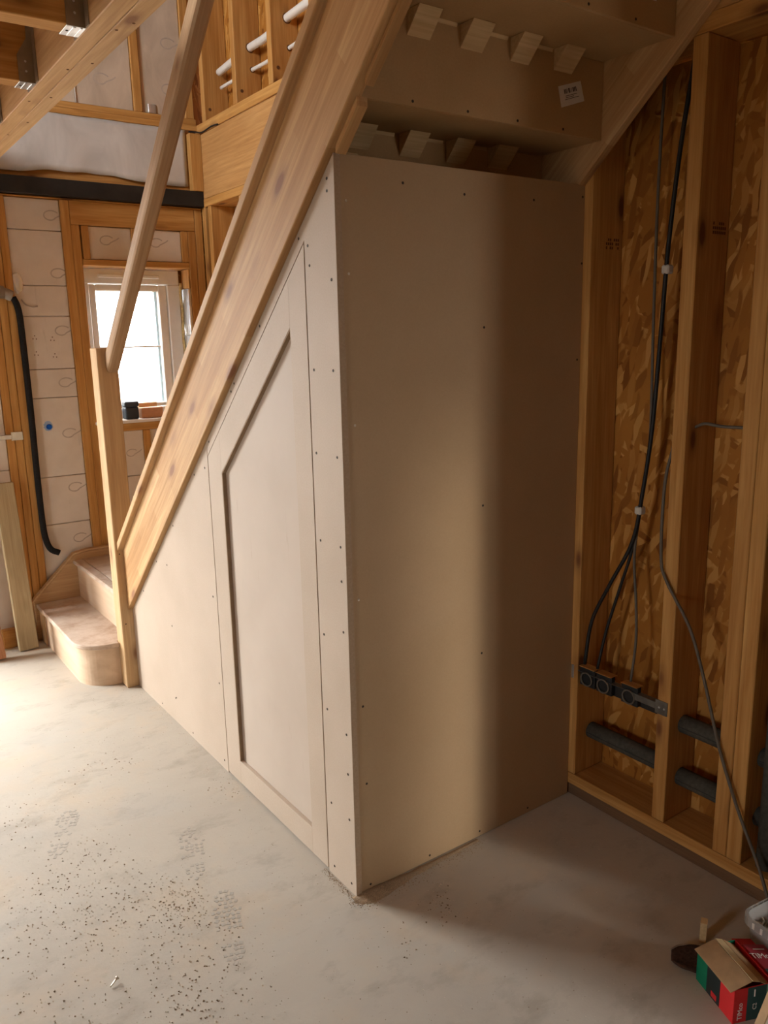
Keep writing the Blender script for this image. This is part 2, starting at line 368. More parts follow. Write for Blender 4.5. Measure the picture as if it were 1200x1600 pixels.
def boot_print(heel, toe, wd=0.088):
    heel, toe = Vector((*heel, 0)), Vector((*toe, 0)); d = toe-heel; L = d.length; d.normalize(); s = Vector((-d.y, d.x, 0)); bm = bmesh.new()
    def wid(t):
        if t < 0.28: return 0.72*math.sqrt(max(0, 1-((t-0.15)/0.16)**2)) if t < 0.15 else 0.72
        if t < 0.40: return 0.0
        return 1.0*math.sqrt(max(0, 1-((t-0.66)/0.34)**2)) if t > 0.66 else 0.80+0.2*(t-0.4)/0.26
    t = 0.0
    while t < 1:
        w = wid(t)*wd/2; n = int(w*2/0.0145)
        for i in range(n):
            if R.random() < 0.16: continue
            o = (i-(n-1)/2)*0.0145; cpt = heel+d*(t*L)+s*o
            a = 0.0048*R.uniform(0.75, 1.15); b = 0.0058*R.uniform(0.75, 1.15); q = R.uniform(-.25, .25)+(.35 if i % 2 else -.35)
            u = d*math.cos(q)+s*math.sin(q); v = -d*math.sin(q)+s*math.cos(q)
            lo = [bm.verts.new(cpt+u*x*b+v*y*a) for x, y in ((-1, -1), (1, -1), (1, 1), (-1, 1))]
            hi = [bm.verts.new(Vector(vv.co)+Vector((0, 0, 0.0006))) for vv in lo]
            bm.faces.new(hi)
            for j in range(4): bm.faces.new((lo[j], lo[(j+1) % 4], hi[(j+1) % 4], hi[j]))
        t += 0.0165/L
    c = (heel+toe)/2
    for vv in bm.verts: vv.co -= c
    return mesh_obj('boot_print', bm, 'print_mark', floor, Matrix.Translation(c))
boot_print((-0.325, 0.345), (-0.245, 0.60)); boot_print((-0.375, -0.02), (-0.285, 0.255))
boot_print((-0.63, 0.70), (-0.52, 0.94), 0.082)

# ---- right wall
wr = empty('wall_right', (W, -1.0, 0), 'open timber stud wall with orange oriented strand board behind it', 'wall', kind='structure')
D = 0.14
box('sheathing_board', (W+D, -1.02, 0.0), (W+D+0.012, 1.40, 2.22), 'osb_yz', wr, 0)
box('sheathing_board', (W+D, 1.403, 0.0), (W+D+0.012, 2.83, 2.22), 'osb_yz', wr, 0)
box('sole_plate', (W+0.006, -1.02, 0.0), (W+D, 2.83, 0.040), 'dark_plate_y', wr)
box('bottom_plate', (W, -1.02, 0.041), (W+D, 2.83, 0.080), 'stud_y', wr)
for y0 in (-0.024, -0.368, -0.5705, -0.6135, -1.02, 0.42, 0.80, 1.18, 1.50, 1.86, 2.20, 2.58, 2.657):
    box('stud', (W, y0, 0.081), (W+D-0.001, y0+0.042, 2.224), 'stud_z', wr, 0.0025)
box('top_plate', (W, -1.02, 2.225), (W+D, 2.83, 2.266), 'stud_y', wr)
box('rim_board', (W+0.002, -1.02, 2.267), (W+0.047, 2.70, 2.590), 'lvl_y', wr)
box('upper_plate', (W-0.004, -1.02, 2.592), (W+D, 2.83, 2.640), 'stud_y', wr)
for y0 in (2.58, 2.20, 1.83, 1.46, 1.09, 0.72, 0.35, -0.02, -0.39):
    box('stud', (W, y0, 2.641), (W+D-0.001, y0+0.042, 4.80), 'stud_z', wr, 0.0025)
box('sheathing_board', (W+D, -1.02, 2.641), (W+D+0.012, 2.83, 4.80), 'osb_yz', wr, 0)
# short plywood packer standing proud of the rim at its far end, black membrane edge above it
box('packer', (W-0.062, 2.655, 2.305), (W+0.001, 2.699, 2.592), 'stud_z', wr)
tube('membrane_edge', [(W-0.066, 2.652, 2.596), (W-0.03, 2.65, 2.598), (W-0.006, 2.62, 2.593), (W-0.006, 2.5, 2.598), (W-0.005, 2.42, 2.592)], 0.004, 'black_foam', wr, 6, 4)
# grading stamps printed on the sides of two studs
def stamp(x, y, z, w, h, parent):
    bm = bmesh.new()
    for i in range(7):
        for j in range(3):
            if R.random() < 0.2: continue
            a = w*(i/7); b = a+w/7*0.72; e = h*j/3; g = e+h/3*0.66
            bm.faces.new([bm.verts.new(p) for p in ((a, 0, e), (b, 0, e), (b, 0, g), (a, 0, g))])
    return mesh_obj('grade_stamp', bm, 'ink_stamp', parent, Matrix.Translation((x, y, z)))
stamp(W+0.064, -0.0246, 1.755, 0.060, 0.034, wr); stamp(W+0.066, -0.3686, 1.760, 0.060, 0.034, wr)

# ---- back wall
YB = 2.70
wb = empty('wall_back', (-0.3, YB, 0), 'timber frame end wall with pale insulation boards between the studs', 'wall', kind='structure')
def bst(x0, x1, z0, z1, nm='stud', mat='stud_z', y0=YB, y1=YB+0.14): return box(nm, (x0, y0, z0), (x1, y1, z1), mat, wb, 0.0025)
for x0 in (-0.262, -0.2235, -0.185): bst(x0, x0+0.0365, 0.041, 2.215)
bst(0.106, 0.149, 0.041, 2.215); bst(0.150, 0.192, 0.041, 2.10)
bst(0.764, 0.808, 0.041, 2.10); bst(0.810, 0.853, 0.041, 2.215)
bst(0.1505, 0.808, 2.101, 2.215, 'lintel', 'stud_x')
for x0 in (0.200, 0.455, 0.727): bst(x0, x0+0.036, 1.937, 2.099, 'cripple_stud')
bst(0.193, 0.763, 1.905, 1.936, 'head_plate', 'stud_x')
bst(0.193, 0.763, 1.050, 1.092, 'sill_plate', 'stud_x')
for x0 in (0.200, 0.432, 0.725): bst(x0, x0+0.036, 0.081, 1.049, 'cripple_stud')
bst(-0.80, 0.853, 0.0, 0.040, 'bottom_plate', 'stud_x')
bst(-0.80, 0.853, 2.216, 2.224, 'packing_strip', 'stud_x')
bst(-0.80, W, 2.306, 2.60, 'rim_board', 'stud_x', YB+0.004, YB+0.05)
bst(-0.80, W, 2.612, 2.640, 'upper_plate', 'stud_x', YB-0.012); bst(-0.80, W, 2.641, 2.672, 'upper_plate', 'stud_x', YB-0.004)
for x0 in (0.525, -0.02, -0.5): bst(x0, x0+0.042, 2.673, 4.80)
bst(0.80, 0.846, 2.673, 4.80)
box('steel_beam', (-0.80, YB-0.035, 2.226), (W+0.004, YB+0.09, 2.305), 'black_steel', wb, 0.003)
# loose grey membrane with a wavy lower edge over the rim
bm = bmesh.new(); NX, NZ = 60, 10; g = []
for i in range(NX+1):
    x = -0.60 + (0.785+0.60)*i/NX; zb = 2.338+0.012*math.sin(x*7.0)+0.008*noise.noise(Vector((x*9, 0, 0))); row = []
    for j in range(NZ+1):
        z = zb+(2.611-zb)*j/NZ; w = (1-j/NZ)
        row.append(bm.verts.new((x, YB-0.006-0.012*w*(0.5+0.5*math.sin(x*13+1))-0.006*noise.noise(Vector((x*6, z*7, 2))), z)))
    g.append(row)
for i in range(NX):
    for j in range(NZ): bm.faces.new((g[i][j], g[i+1][j], g[i+1][j+1], g[i][j+1]))
mo = mesh_obj('membrane_sheet', bm, 'membrane', wb, smooth=True)
md = mo.modifiers.new('thick', 'SOLIDIFY'); md.thickness = 0.002
# insulation boards
def board(x0, x1, z0, z1, mat='insulation', y=YB+0.014): return box('insulation_board', (x0, y, z0), (x1, y+0.10, z1), mat, wb, 0.0022)
def swirl(x, z, s, parent, flip=1, y=YB+0.0136):
    bm = bmesh.new(); P = []
    for i in range(26):
        t = i/25; a = 0.6+t*5.2; r = s*(1-0.45*t); P.append((x+flip*r*math.cos(a)*1.15, z+r*math.sin(a)*0.8))
    P += [(x+flip*s*1.5, z+s*0.25), (x+flip*s*1.9, z+s*0.55)]
    hw = s*0.085
    for (a, b), (c, d) in zip(P, P[1:]):
        dx, dz = c-a, d-b; l = math.hypot(dx, dz) or 1; nx, nz = -dz/l*hw, dx/l*hw
        bm.faces.new([bm.verts.new((p-x, 0, q-z)) for p, q in ((a-nx, b-nz), (c-nx, d-nz), (c+nx, d+nz), (a+nx, b+nz))])
    return mesh_obj('printed_mark', bm, 'print_grey', parent, Matrix.Translation((x, y, z)))
zs = [0.042, 0.592, 0.843, 1.25, 1.394, 1.655, 1.803, 2.066, 2.214]
bl = []
for z0, z1 in zip(zs, zs[1:]): bl.append((z0, z1, board(-0.147, 0.105, z0+0.0015, z1-0.0015)))
for x, z in ((0.062, 2.135), (0.068, 1.86), (0.060, 1.58), (0.052, 1.32), (0.044, 1.06), (0.046, 0.775), (0.044, 0.50)):
    par = [b for z0, z1, b in bl if z0 <= z < z1][0]; swirl(x, z, 0.036, par)
for x, z in ((-0.075, 1.55), (0.009, 1.542), (-0.075, 1.471), (0.013, 1.459)):
    par = [b for z0, z1, b in bl if z0 <= z < z1][0]
    for dx, dz in ((-0.008, -0.005), (0.008, -0.006), (0.001, 0.010)): screw(par, (x+dx, YB+0.0138, z+dz), (0, -1, 0), 'ink_stamp', 0.75)
for x0, x1 in ((0.237, 0.454), (0.492, 0.726)): b = board(x0, x1, 1.939, 2.098); swirl((x0+x1)/2-0.02, 2.03, 0.035, b)
for z0, z1 in ((0.083, 0.42), (0.423, 0.80), (0.803, 1.048)):
    b = board(0.237, 0.431, z0, z1); swirl(0.36, (z0+z1)/2, 0.03, b); b = board(0.469, 0.724, z0, z1); swirl(0.58, (z0+z1)/2, 0.035, b)
for z0, z1 in ((0.042, 0.9), (0.903, 1.75), (1.753, 2.214)): board(-0.795, -0.264, z0, z1)
for x0, x1 in ((-0.455, -0.022), (0.024, 0.235), (0.238, 0.523), (0.569, 0.798)):
    b = board(x0, x1, 2.675, 3.6, 'insulation_silver'); b2 = board(x0, x1, 3.603, 4.8, 'insulation_silver')
    for q in range(3): swirl((x0+x1)/2+R.uniform(-.05, .05), 2.80+q*0.22, 0.04, b)
tube('joint_tape', [(0.2365, YB+0.010, 2.676), (0.2362, YB+0.009, 3.0), (0.2365, YB+0.010, 3.5)], 0.0028, 'conduit_white', wb, 6, 3)
b = box('insulation_board', (0.600, YB+0.006, 2.676), (0.640, YB+0.0135, 2.72), 'foil', wb)
# blue plug with an overspray halo, crinkled foil plug
bm = bmesh.new(); c8 = [bm.verts.new((0.022*math.cos(t/20*6.283)*(1+0.15*math.sin(3*t)), 0, 0.026*math.sin(t/20*6.283))) for t in range(20)]; bm.faces.new(c8[::-1])
halo_parent = [b for z0, z1, b in bl if z0 <= 1.104 < z1][0]
mesh_obj('paint_halo', bm, 'blue_paint', halo_parent, Matrix.Translation((-0.056, YB+0.0134, 1.108)))
bm = bmesh.new(); bmesh.ops.create_cone(bm, cap_ends=True, segments=20, radius1=0.015, radius2=0.012, depth=0.010)
mesh_obj('blue_plug', bm, 'blue_plastic', halo_parent, Matrix.Translation((-0.052, YB+0.010, 1.103)) @ Matrix.Rotation(HP, 4, 'X'))
bm = bmesh.new(); bmesh.ops.create_icosphere(bm, subdivisions=3, radius=1)
for vv in bm.verts:
    q = 1+0.25*noise.noise(vv.co*3.5); vv.co = Vector((vv.co.x*0.024*q, vv.co.y*0.010*q, vv.co.z*0.048*q))
fp = [b for z0, z1, b in bl if z0 <= 1.80 < z1][0]
mesh_obj('foil_plug', bm, 'foil', fp, Matrix.Translation((-0.128, YB+0.012, 1.815)))
tube('cut_groove_wire', [(-0.118, YB+0.010, 1.735), (-0.10, YB+0.008, 1.712), (-0.07, YB+0.009, 1.700), (-0.045, YB+0.010, 1.703)], 0.0035, 'print_grey', fp, 6, 5)

# ---- window
w1 = empty('window_1', (0.475, 2.80, 1.11), 'small white plastic casement window behind the stair newel', 'window', kind='structure')
YF0, YF1 = 2.800, 2.870
x0, x1, z0, z1 = 0.195, 0.735, 1.112, 1.902
box('frame_head', (x0, YF0, 1.825), (x1, YF1, z1), 'upvc', w1, 0.004)
box('frame_sill', (x0, YF0, z0), (x1, YF1, z0+0.05), 'upvc', w1, 0.004)
box('frame_jamb', (x0, YF0, z0+0.051), (x0+0.045, YF1, 1.824), 'upvc', w1, 0.004)
box('frame_jamb', (x1-0.07, YF0, z0+0.051), (x1, YF1, 1.824), 'upvc', w1, 0.004)
sx0, sx1, sz0, sz1 = x0+0.047, x1-0.072, z0+0.053, 1.822
sh = box('sash_stile', (sx0, YF0+0.012, sz0), (sx0+0.034, YF1, sz1), 'upvc', w1, 0.004)
box('sash_stile', (sx1-0.048, YF0+0.012, sz0), (sx1, YF1, sz1), 'upvc', w1, 0.004)
box('sash_rail', (sx0+0.035, YF0+0.012, sz1-0.034), (sx1-0.049, YF1, sz1), 'upvc', w1, 0.004)
box('sash_rail', (sx0+0.035, YF0+0.012, sz0), (sx1-0.049, YF1, sz0+0.022), 'upvc', w1, 0.004)
box('glazing_bar', (sx0+0.035, YF0+0.03, 1.489), (sx1-0.049, YF0+0.042, 1.498), 'upvc', w1, 0.001)
box('pane', (sx0+0.030, YF0+0.034, sz0+0.018), (sx1-0.044, YF0+0.038, sz1-0.030), 'glass', w1, 0)
box('spacer_bar', (sx1-0.062, YF0+0.042, sz0+0.02), (sx1-0.049, YF0+0.06, sz1-0.034), 'spacer', w1, 0.001)
box('trickle_vent', (0.29, YF0-0.012, 1.855), (0.62, YF0, 1.873), 'upvc', w1, 0.003)
tr = box('sill_board', (0.178, 2.672, 1.0935), (0.762, 2.799, 1.1105), 'sill_white', w1, 0.003)
box('reveal_lining', (0.7445, 2.712, 1.113), (0.7625, 2.799, 1.55), 'foil', w1, 0.002)
box('reveal_lining', (0.7475, 2.705, 1.552), (0.7625, 2.799, 1.80), 'foil', w1, 0.002)
box('reveal_lining', (0.7545, 2.705, 1.802), (0.7630, 2.799, 1.903), 'stud_z', w1, 0.002)
bm = bmesh.new(); tube_bm(bm, [(0.7400+0.003*math.sin(i*1.7), 2.797-0.004*(i % 2), 1.12+i*0.065) for i in range(12)], 0.007, 6, 4); mesh_obj('foam_bead', bm, 'foam_yellow', w1, smooth=True)
box('reveal_lining', (0.1925, 2.706, 1.113), (0.1945, 2.799, 1.903), 'upvc', w1, 0)

# glazed doors that let the daylight in, left of the view, and the far doorway
for nm, lab, X0, X1, Y, zt in (('window_2', 'white framed glazed double doors in the end wall', -2.00, -0.80, 2.80, 2.16), ('window_3', 'white framed far glazed door', 1.50, 1.82, -3.25, 2.10)):
    wx = empty(nm, ((X0+X1)/2, Y, 0), lab, 'window', kind='structure')
    for a, b in ((X0, X0+0.02), (X1-0.02, X1)): box('frame_jamb', (a, Y, 0.0), (b, Y+0.05, zt), 'upvc', wx, 0.003)
    box('frame_head', (X0+0.021, Y, zt-0.02), (X1-0.021, Y+0.05, zt), 'upvc', wx, 0.003)

# ---- remaining shell of the building, around and behind the camera
def shell(nm, boxes, mat, lab, cat='wall'):
    e = empty(nm, boxes[0][0], lab, cat, kind='structure')
    for p0, p1 in boxes: box('wall_board' if cat == 'wall' else 'ceiling_board', p0, p1, mat, e, 0)
shell('wall_left', [((-4.1, -5.4, 0), (-4.0, -1.20, 2.4615)), ((-4.1, -1.20, 0), (-4.0, -0.60, 1.1)), ((-4.1, -1.20, 1.9), (-4.0, -0.60, 2.4615)), ((-4.1, -0.60, 0), (-4.0, 3.0, 2.4615))], 'timber_far', 'plain timber wall on the far left side of the room')
shell('wall_front', [((-4.0, -5.4, 0), (-3.0, -5.3, 2.4615)), ((-3.0, -5.4, 0), (-1.6, -5.3, 2.4615)), ((-1.6, -5.4, 0), (1.0, -5.3, 2.4615)), ((1.0, -5.3, 0), (1.05, -3.2, 2.4615)),
    ((1.0, -3.3, 0), (1.50, -3.2, 2.4615)), ((1.50, -3.3, 2.10), (1.82, -3.2, 2.4615)), ((1.82, -3.3, 0), (3.3, -3.2, 2.4615))], 'timber_far', 'plain timber wall behind the camera')
shell('wall_far_right', [((3.3, -3.3, 0), (3.4, 3.0, 2.4615)), ((1.0, 2.84, 0), (3.3, 2.94, 2.4615))], 'timber_far', 'plain timber wall beyond the stud wall')
shell('wall_back_left', [((-4.0, 2.842, 0), (-2.00, 2.94, 2.4615)), ((-2.00, 2.842, 2.17), (-0.80, 2.94, 2.60))], 'insulation', 'pale boarded wall around the glazed doors')
shell('wall_upper_left', [((-3.0, -1.7, 2.47), (-2.95, 0.1, 4.8)), ((-3.0, 0.1, 2.47), (-2.95, 1.4, 3.05)), ((-3.0, 0.1, 4.25), (-2.95, 1.4, 4.8)), ((-3.0, 1.4, 2.47), (-2.95, 2.83, 4.8)), ((-3.0, 2.842, 2.47), (-0.45, 2.9, 4.8))], 'timber_far', 'plain timber upstairs wall across the stairwell')
shell('wall_upper_front', [((-3.0, -1.7, 2.47), (1.0, -1.62, 4.8)), ((W+0.02, -1.62, 2.47), (W+0.10, -1.02, 4.8))], 'timber_far', 'plain timber upstairs wall above the camera')
shell('ceiling_upper', [((-3.0, -1.7, 4.81), (1.2, 2.9, 4.86))], 'timber_far', 'pale upstairs ceiling above the stairwell', 'ceiling')
# outer sheathing behind the end wall, around the window opening
for p0, p1 in (((-0.80, 2.842, 0), (0.19, 2.854, 2.60)), ((0.74, 2.842, 0), (1.02, 2.854, 2.60)), ((0.19, 2.842, 0), (0.74, 2.854, 1.11)), ((0.19, 2.842, 1.905), (0.74, 2.854, 2.60)), ((-0.80, 2.842, 2.605), (1.02, 2.854, 4.81))):
    box('outer_sheathing', p0, p1, 'osb_xz', wb, 0)
# bare soil outside
bm = bmesh.new(); bm.faces.new([bm.verts.new(p) for p in ((-40, -40, -0.15), (40, -40, -0.15), (40, 40, -0.15), (-40, 40, -0.15))])
tag(mesh_obj('ground', bm, 'soil'), 'bare soil outside the building', 'ground', kind='structure')

# ---- joisted ceiling (open underside of the upper floor)
ce = empty('ceiling', (-0.41, 0.4, 2.22), 'open joisted ceiling with a trimmer beam and metal joist hangers', 'ceiling', kind='structure')
box('trimmer', (-0.408, -1.6, 2.220), (-0.361, 2.66, 2.458), 'joinery_y', ce, 0.002); box('trimmer', (-0.3595, -1.6, 2.220), (-0.312, 2.66, 2.458), 'joinery_y', ce, 0.002)  # paler pine than the joists, standing in for light bounced from below
box('deck_board', (-4.0, -5.3, 2.462), (-0.312, 1.10, 2.482), 'osb_xy', ce, 0); box('deck_board', (-4.0, 1.103, 2.462), (-0.312, 2.83, 2.482), 'osb_xy', ce, 0)
box('deck_board', (-0.311, -5.3, 2.462), (3.3, -1.05, 2.482), 'osb_xy', ce, 0); box('deck_board', (W+0.16, -1.049, 2.462), (3.3, 2.83, 2.482), 'osb_xy', ce, 0)
def hanger(y0, y1):
    h = box('joist_hanger', (-0.452, y0-0.002, 2.2215), (-0.4085, y1+0.002, 2.2240), 'galvanised', ce, 0.0005)
    box('seat_rib', (-0.437, y0+0.001, 2.2200), (-0.430, y1-0.001, 2.2216), 'galvanised', h, 0.0004); box('seat_rib', (-0.420, y0+0.001, 2.2200), (-0.415, y1-0.001, 2.2216), 'galvanised', h, 0.0004)
    for ys in (y0-0.0035, y1+0.0015):
        prism('hanger_cheek', [(-0.452, 2.2225), (-0.4085, 2.2225), (-0.4085, 2.44), (-0.420, 2.44), (-0.424, 2.335), (-0.452, 2.29)], 'y', ys, ys+0.002, 'hanger_strap', h)
        for zz in (2.25, 2.275): screw(h, (-0.432, ys-0.0002, zz), (0, -1, 0), 'galvanised', 0.8)
    for yy in (y0-0.030, y1+0.002): box('hanger_flange', (-0.4105, yy, 2.2225), (-0.4087, yy+0.028, 2.44), 'hanger_strap', h, 0.0004)
    screw(h, (-0.443, (y0+y1)/2, 2.2212), (0, 0, -1), 'ink', 0.9)
for yj in (-0.56, -0.09, 0.396, 0.878, 1.36, 1.84, 2.32):
    box('joist', (-4.0, yj, 2.2245), (-0.4115, yj+0.062, 2.459), 'stud_x', ce, 0.002); hanger(yj, yj+0.062)
for y, x in ((0.30, -0.33), (0.36, -0.35), (0.62, -0.33), (0.70, -0.37), (0.98, -0.345), (1.05, -0.39), (1.30, -0.34), (0.15, -0.345), (0.05, -0.37), (1.5, -0.36)): screw(ce, (x, y, 2.2198), (0, 0, -1), 'ink_stamp', 1.0)
for y in (0.62, 0.66, 1.10): box('nail_plate_slot', (-0.4092, y, 2.30), (-0.4078, y+0.005, 2.345), 'ink_stamp', ce, 0)

# ================================================================== STAIRCASE
st = empty('staircase', (0.4, 1.8, 0), 'unfinished pine staircase climbing towards the viewer over the boxed-in cupboard', 'staircase')
K = 0.883
ang = math.atan(K); CA, SA = math.cos(ang), math.sin(ang)
def sloped(name, y_lo, z_lo, y_hi, x0, x1, h, mat, parent, bev=0.002, slope=K, plumb=True, up=0.0):
    """board running up along -y; (y_lo, z_lo) = lower edge at its low end; h = vertical height; ends cut plumb; local y runs along the board"""
    a = math.atan(slope); L0 = Vector((0, y_lo, z_lo)); dirv = Vector((0, -math.cos(a), math.sin(a))); nrm = Vector((0, math.sin(a), math.cos(a)))
    pts = []
    for (y, dz) in ((y_lo, 0), (y_hi, 0), (y_hi, h), (y_lo, h)):
        p = Vector((0, y, z_lo+slope*(y_lo-y)+dz)); pts.append(p)
    c = (sum(pts, Vector())/4); c.x = (x0+x1)/2
    rot = Matrix(((1, 0, 0), (0, dirv.y, nrm.y), (0, dirv.z, nrm.z)))
    rot = Matrix(((-1, 0, 0), (0, dirv.y, nrm.y), (0, dirv.z, nrm.z)))
    inv = rot.transposed(); bm = bmesh.new(); A, B = [], []
    for p in pts:
        for x, lst in ((x0, A), (x1, B)):
            lst.append(bm.verts.new(inv @ (Vector((x, p.y, p.z))-c)))
    bm.faces.new(A); bm.faces.new(B[::-1])
    for i in range(4): bm.faces.new((A[i], B[i], B[(i+1) % 4], A[(i+1) % 4]))
    bmesh.ops.recalc_face_normals(bm, faces=bm.faces[:])
    if bev: bmesh.ops.bevel(bm, geom=bm.edges[:], offset=bev, segments=2, affect='EDGES', profile=0.5)
    return mesh_obj(name, bm, mat, parent, Matrix.Translation(c) @ rot.to_4x4())
ZS = 1.930                                    # string underside height where it passes the cupboard corner (y = 0)
YN = 1.775                                    # near face of the newel
YH = -0.62
outer = sloped('outer_string', YN, ZS-K*YN, YH, -0.020, 0.012, 0.272, 'string_pine', st, 0.003)
sloped('base_rail', YN, ZS-K*YN+0.273, YH, -0.043, 0.036, 0.036, 'joinery_y', st, 0.003)
sloped('wall_string', 1.60, ZS-K*1.60, YH, W-0.031, W-0.001, 0.285, 'string_pine', st, 0.003)
# rough trimmed strip along the underside of the outer string above the cupboard
sloped('trim_strip', -0.014, ZS+K*0.014-0.020, -0.105, -0.002, 0.026, 0.0195, 'string_pine', outer, 0.001)
sloped('trim_strip', -0.135, ZS+K*0.135-0.014, YH, -0.002, 0.022, 0.0135, 'string_pine', outer, 0.001)
sloped('handrail', YN-0.001, 1.392, YH, -0.021, 0.034, 0.085, 'rail_pine', st, 0.012, slope=0.92)
nw = box('newel_post', (-0.053, YN, 0.0), (0.032, YN+0.088, 1.497), 'joinery_z', st, 0.003)
lb = box('sticker', (-0.004, YN-0.0012, 0.695), (0.026, YN, 0.745), 'label_white', nw, 0)
box('barcode', (0.004, YN-0.0016, 0.705), (0.022, YN-0.0012, 0.730), 'ink', lb, 0)
# flight
GO, RI = 0.22, 0.197
def label_sticker(parent, corners, y, mat='label_white'):
    bm = bmesh.new(); vs = [bm.verts.new((x, y, z)) for x, z in corners]; bm.faces.new(vs)
    s_ = mesh_obj('sticker', bm, mat, parent); bmv = bmesh.new()
    A, B, C_, D_ = [Vector((x, y-0.0004, z)) for x, z in corners]
    def at(u, v): return A.lerp(B, u).lerp(D_.lerp(C_, u), v)
    for i in range(9):
        v0 = 0.22+i*0.062; v1 = v0+R.choice((0.018, 0.035, 0.045)); bmv.faces.new([bmv.verts.new(at(u, v)) for u, v in ((0.20, v0), (0.42, v0), (0.42, v1), (0.20, v1))])
    for u0, v0, v1 in ((0.52, 0.25, 0.75), (0.60, 0.25, 0.6), (0.68, 0.2, 0.8)): bmv.faces.new([bmv.verts.new(at(u, v)) for u, v in ((u0, v0), (u0+0.025, v0), (u0+0.025, v1), (u0, v1))])
    mesh_obj('barcode', bmv, 'ink', s_); return s_
XL, XR = 0.0125, W-0.0315
for kk in range(-8, 2):
    yb = -0.075-GO*kk; zt = 2.030+RI*kk       # riser kk+1 back plane; tread kk underside
    if yb < YH+0.02: continue
    tr_ = box('tread', (XL, yb+0.0092, zt), (XR, yb+GO+0.030, zt+0.022), 'stair_mdf', st, 0.002)
    rs = box('riser', (XL, yb, zt), (XR, yb+0.009, zt+RI-0.0005), 'stair_mdf', st, 0.001)
    if kk >= -1:
        XB = (0.155, 0.318, 0.475, 0.630) if kk >= 0 else (0.130, 0.292, 0.452, 0.610)
        for xb in XB:                         # triangular glue blocks in the corner under the tread above
            zz = zt+RI-0.0008; a = 0.050+R.uniform(-.003, .003)
            prism('glue_block', [(yb-0.0002, zz), (yb-a, zz), (yb-0.0002, zz-a*1.05)], 'x', xb+R.uniform(-.004, .004), xb+0.068+R.uniform(-.004, .004), 'clean_x', rs, 0.0008)
        # thin pale wedge strips between the blocks
        for xb in XB[:-1]: prism('glue_wedge', [(yb-0.0002, zt+RI-0.001), (yb-0.004, zt+RI-0.001), (yb-0.0002, zt+RI-0.009)], 'x', xb+0.075, xb+0.150, 'clean_x', rs)
        for xs in (0.172, 0.339, 0.505, 0.671): screw(rs, (xs, yb-0.0003, zt+0.011), (0, -1, 0), 'screw_dark', 0.9)
        if kk == 0: label_sticker(rs, [(0.648, 2.141), (0.662, 2.092), (0.750, 2.120), (0.733, 2.167)], yb-0.0008)
        if kk == 1: label_sticker(rs, [(0.660, 2.345), (0.660, 2.290), (0.745, 2.290), (0.745, 2.345)], yb-0.0008)
box('landing_board', (XL, -1.049, 2.425), (XR, -0.2955, 2.447), 'stair_mdf', st, 0.001)
# bottom steps, turning at the newel
def bull(xn, y_near, y_far, rr, n=14):
    P = [(0.006, y_far), (xn, y_far)]
    for i in range(n+1):
        t = i/n*math.pi/2; P.append((xn+rr-rr*math.cos(t), y_near+rr-rr*math.sin(t)))
    P += [(-0.0535, y_near), (-0.0535, YN+0.0885), (0.006, YN+0.0885)]; return P
YW = 2.660
prism('bullnose_riser', bull(-0.206, 1.850, YW-0.001, 0.150), 'z', 0.0, 0.1775, 'riser_ply', st, smooth=False)
t1 = prism('bottom_tread', bull(-0.224, 1.833, YW-0.001, 0.158), 'z', 0.178, 0.200, 'tread_dusty', st, 0.004)
box('riser', (0.0005, YN+0.089, 0.1995), (0.012, YW-0.001, 0.3775), 'riser_ply', st, 0.001)
box('tread', (-0.020, YN+0.089, 0.378), (0.032, YW-0.001, 0.400), 'tread_dusty', st, 0.006)
box('tread', (0.0325, 1.72, 0.378), (XR, YW-0.001, 0.400), 'tread_dusty', st, 0.002)
box('riser', (-0.2055, 2.560, 0.001), (-0.2065-0.006, YW-0.002, 0.177), 'joinery_z', st, 0.001)
prism('wall_string', [(-0.232, 0.0), (-0.232, 0.208), (-0.222, 0.222), (-0.008, 0.428), (0.06, 0.438), (W-0.002, 0.440), (W-0.002, 0.0)], 'y', YW, YW+0.028, 'joinery_x', st, 0.003)
prism('string_cap', [(-0.2325, 0.209), (-0.2215, 0.2235), (-0.0085, 0.4290), (0.06, 0.4395), (W-0.002, 0.4415), (W-0.002, 0.450), (0.058, 0.448), (-0.013, 0.4365), (-0.228, 0.229), (-0.240, 0.212)], 'y', YW-0.004, YW+0.030, 'joinery_x', st)
for p in ((-0.035, 1.7748, 0.62), (-0.035, 1.7748, 0.30)): screw(nw, p, (0, -1, 0), 'screw_dark', 0.8)

# ================================================================== CUPBOARD
cu = empty('understairs_cupboard', (0.0, 0.0, 0), 'boxed-in fibreboard cupboard under the stairs with a sloping-topped panelled door', 'cupboard')
T = 0.018
gap = 0.002
def ztop(y): return ZS-K*y-0.002
prism('side_panel', [(0.829+gap, 0.0), (1.7735, 0.0), (1.7735, ztop(1.7735)), (0.829+gap, ztop(0.829+gap))], 'x', 0.0, T, 'mdf', cu, 0.0006)
prism('corner_panel', [(0.0, 0.0), (0.145, 0.0), (0.145, 1.752), (0.829-gap*0.5, 1.147), (0.829-gap*0.5, ztop(0.829)), (0.0, ztop(0.0))], 'x', 0.0, T, ['mdf'], cu, 0.0006)
# edge of the corner panel is bare, darker board: a thin lipping proud of nothing
box('panel_edge', (0.0008, -0.0006, 0.001), (T-0.0005, 0.0, ztop(0.0)-0.004), 'mdf_edge', cu, 0)
dr = empty('door', (0.0, 0.829-gap*2, 0.0), None, None); 
bpy.data.objects.remove(dr)
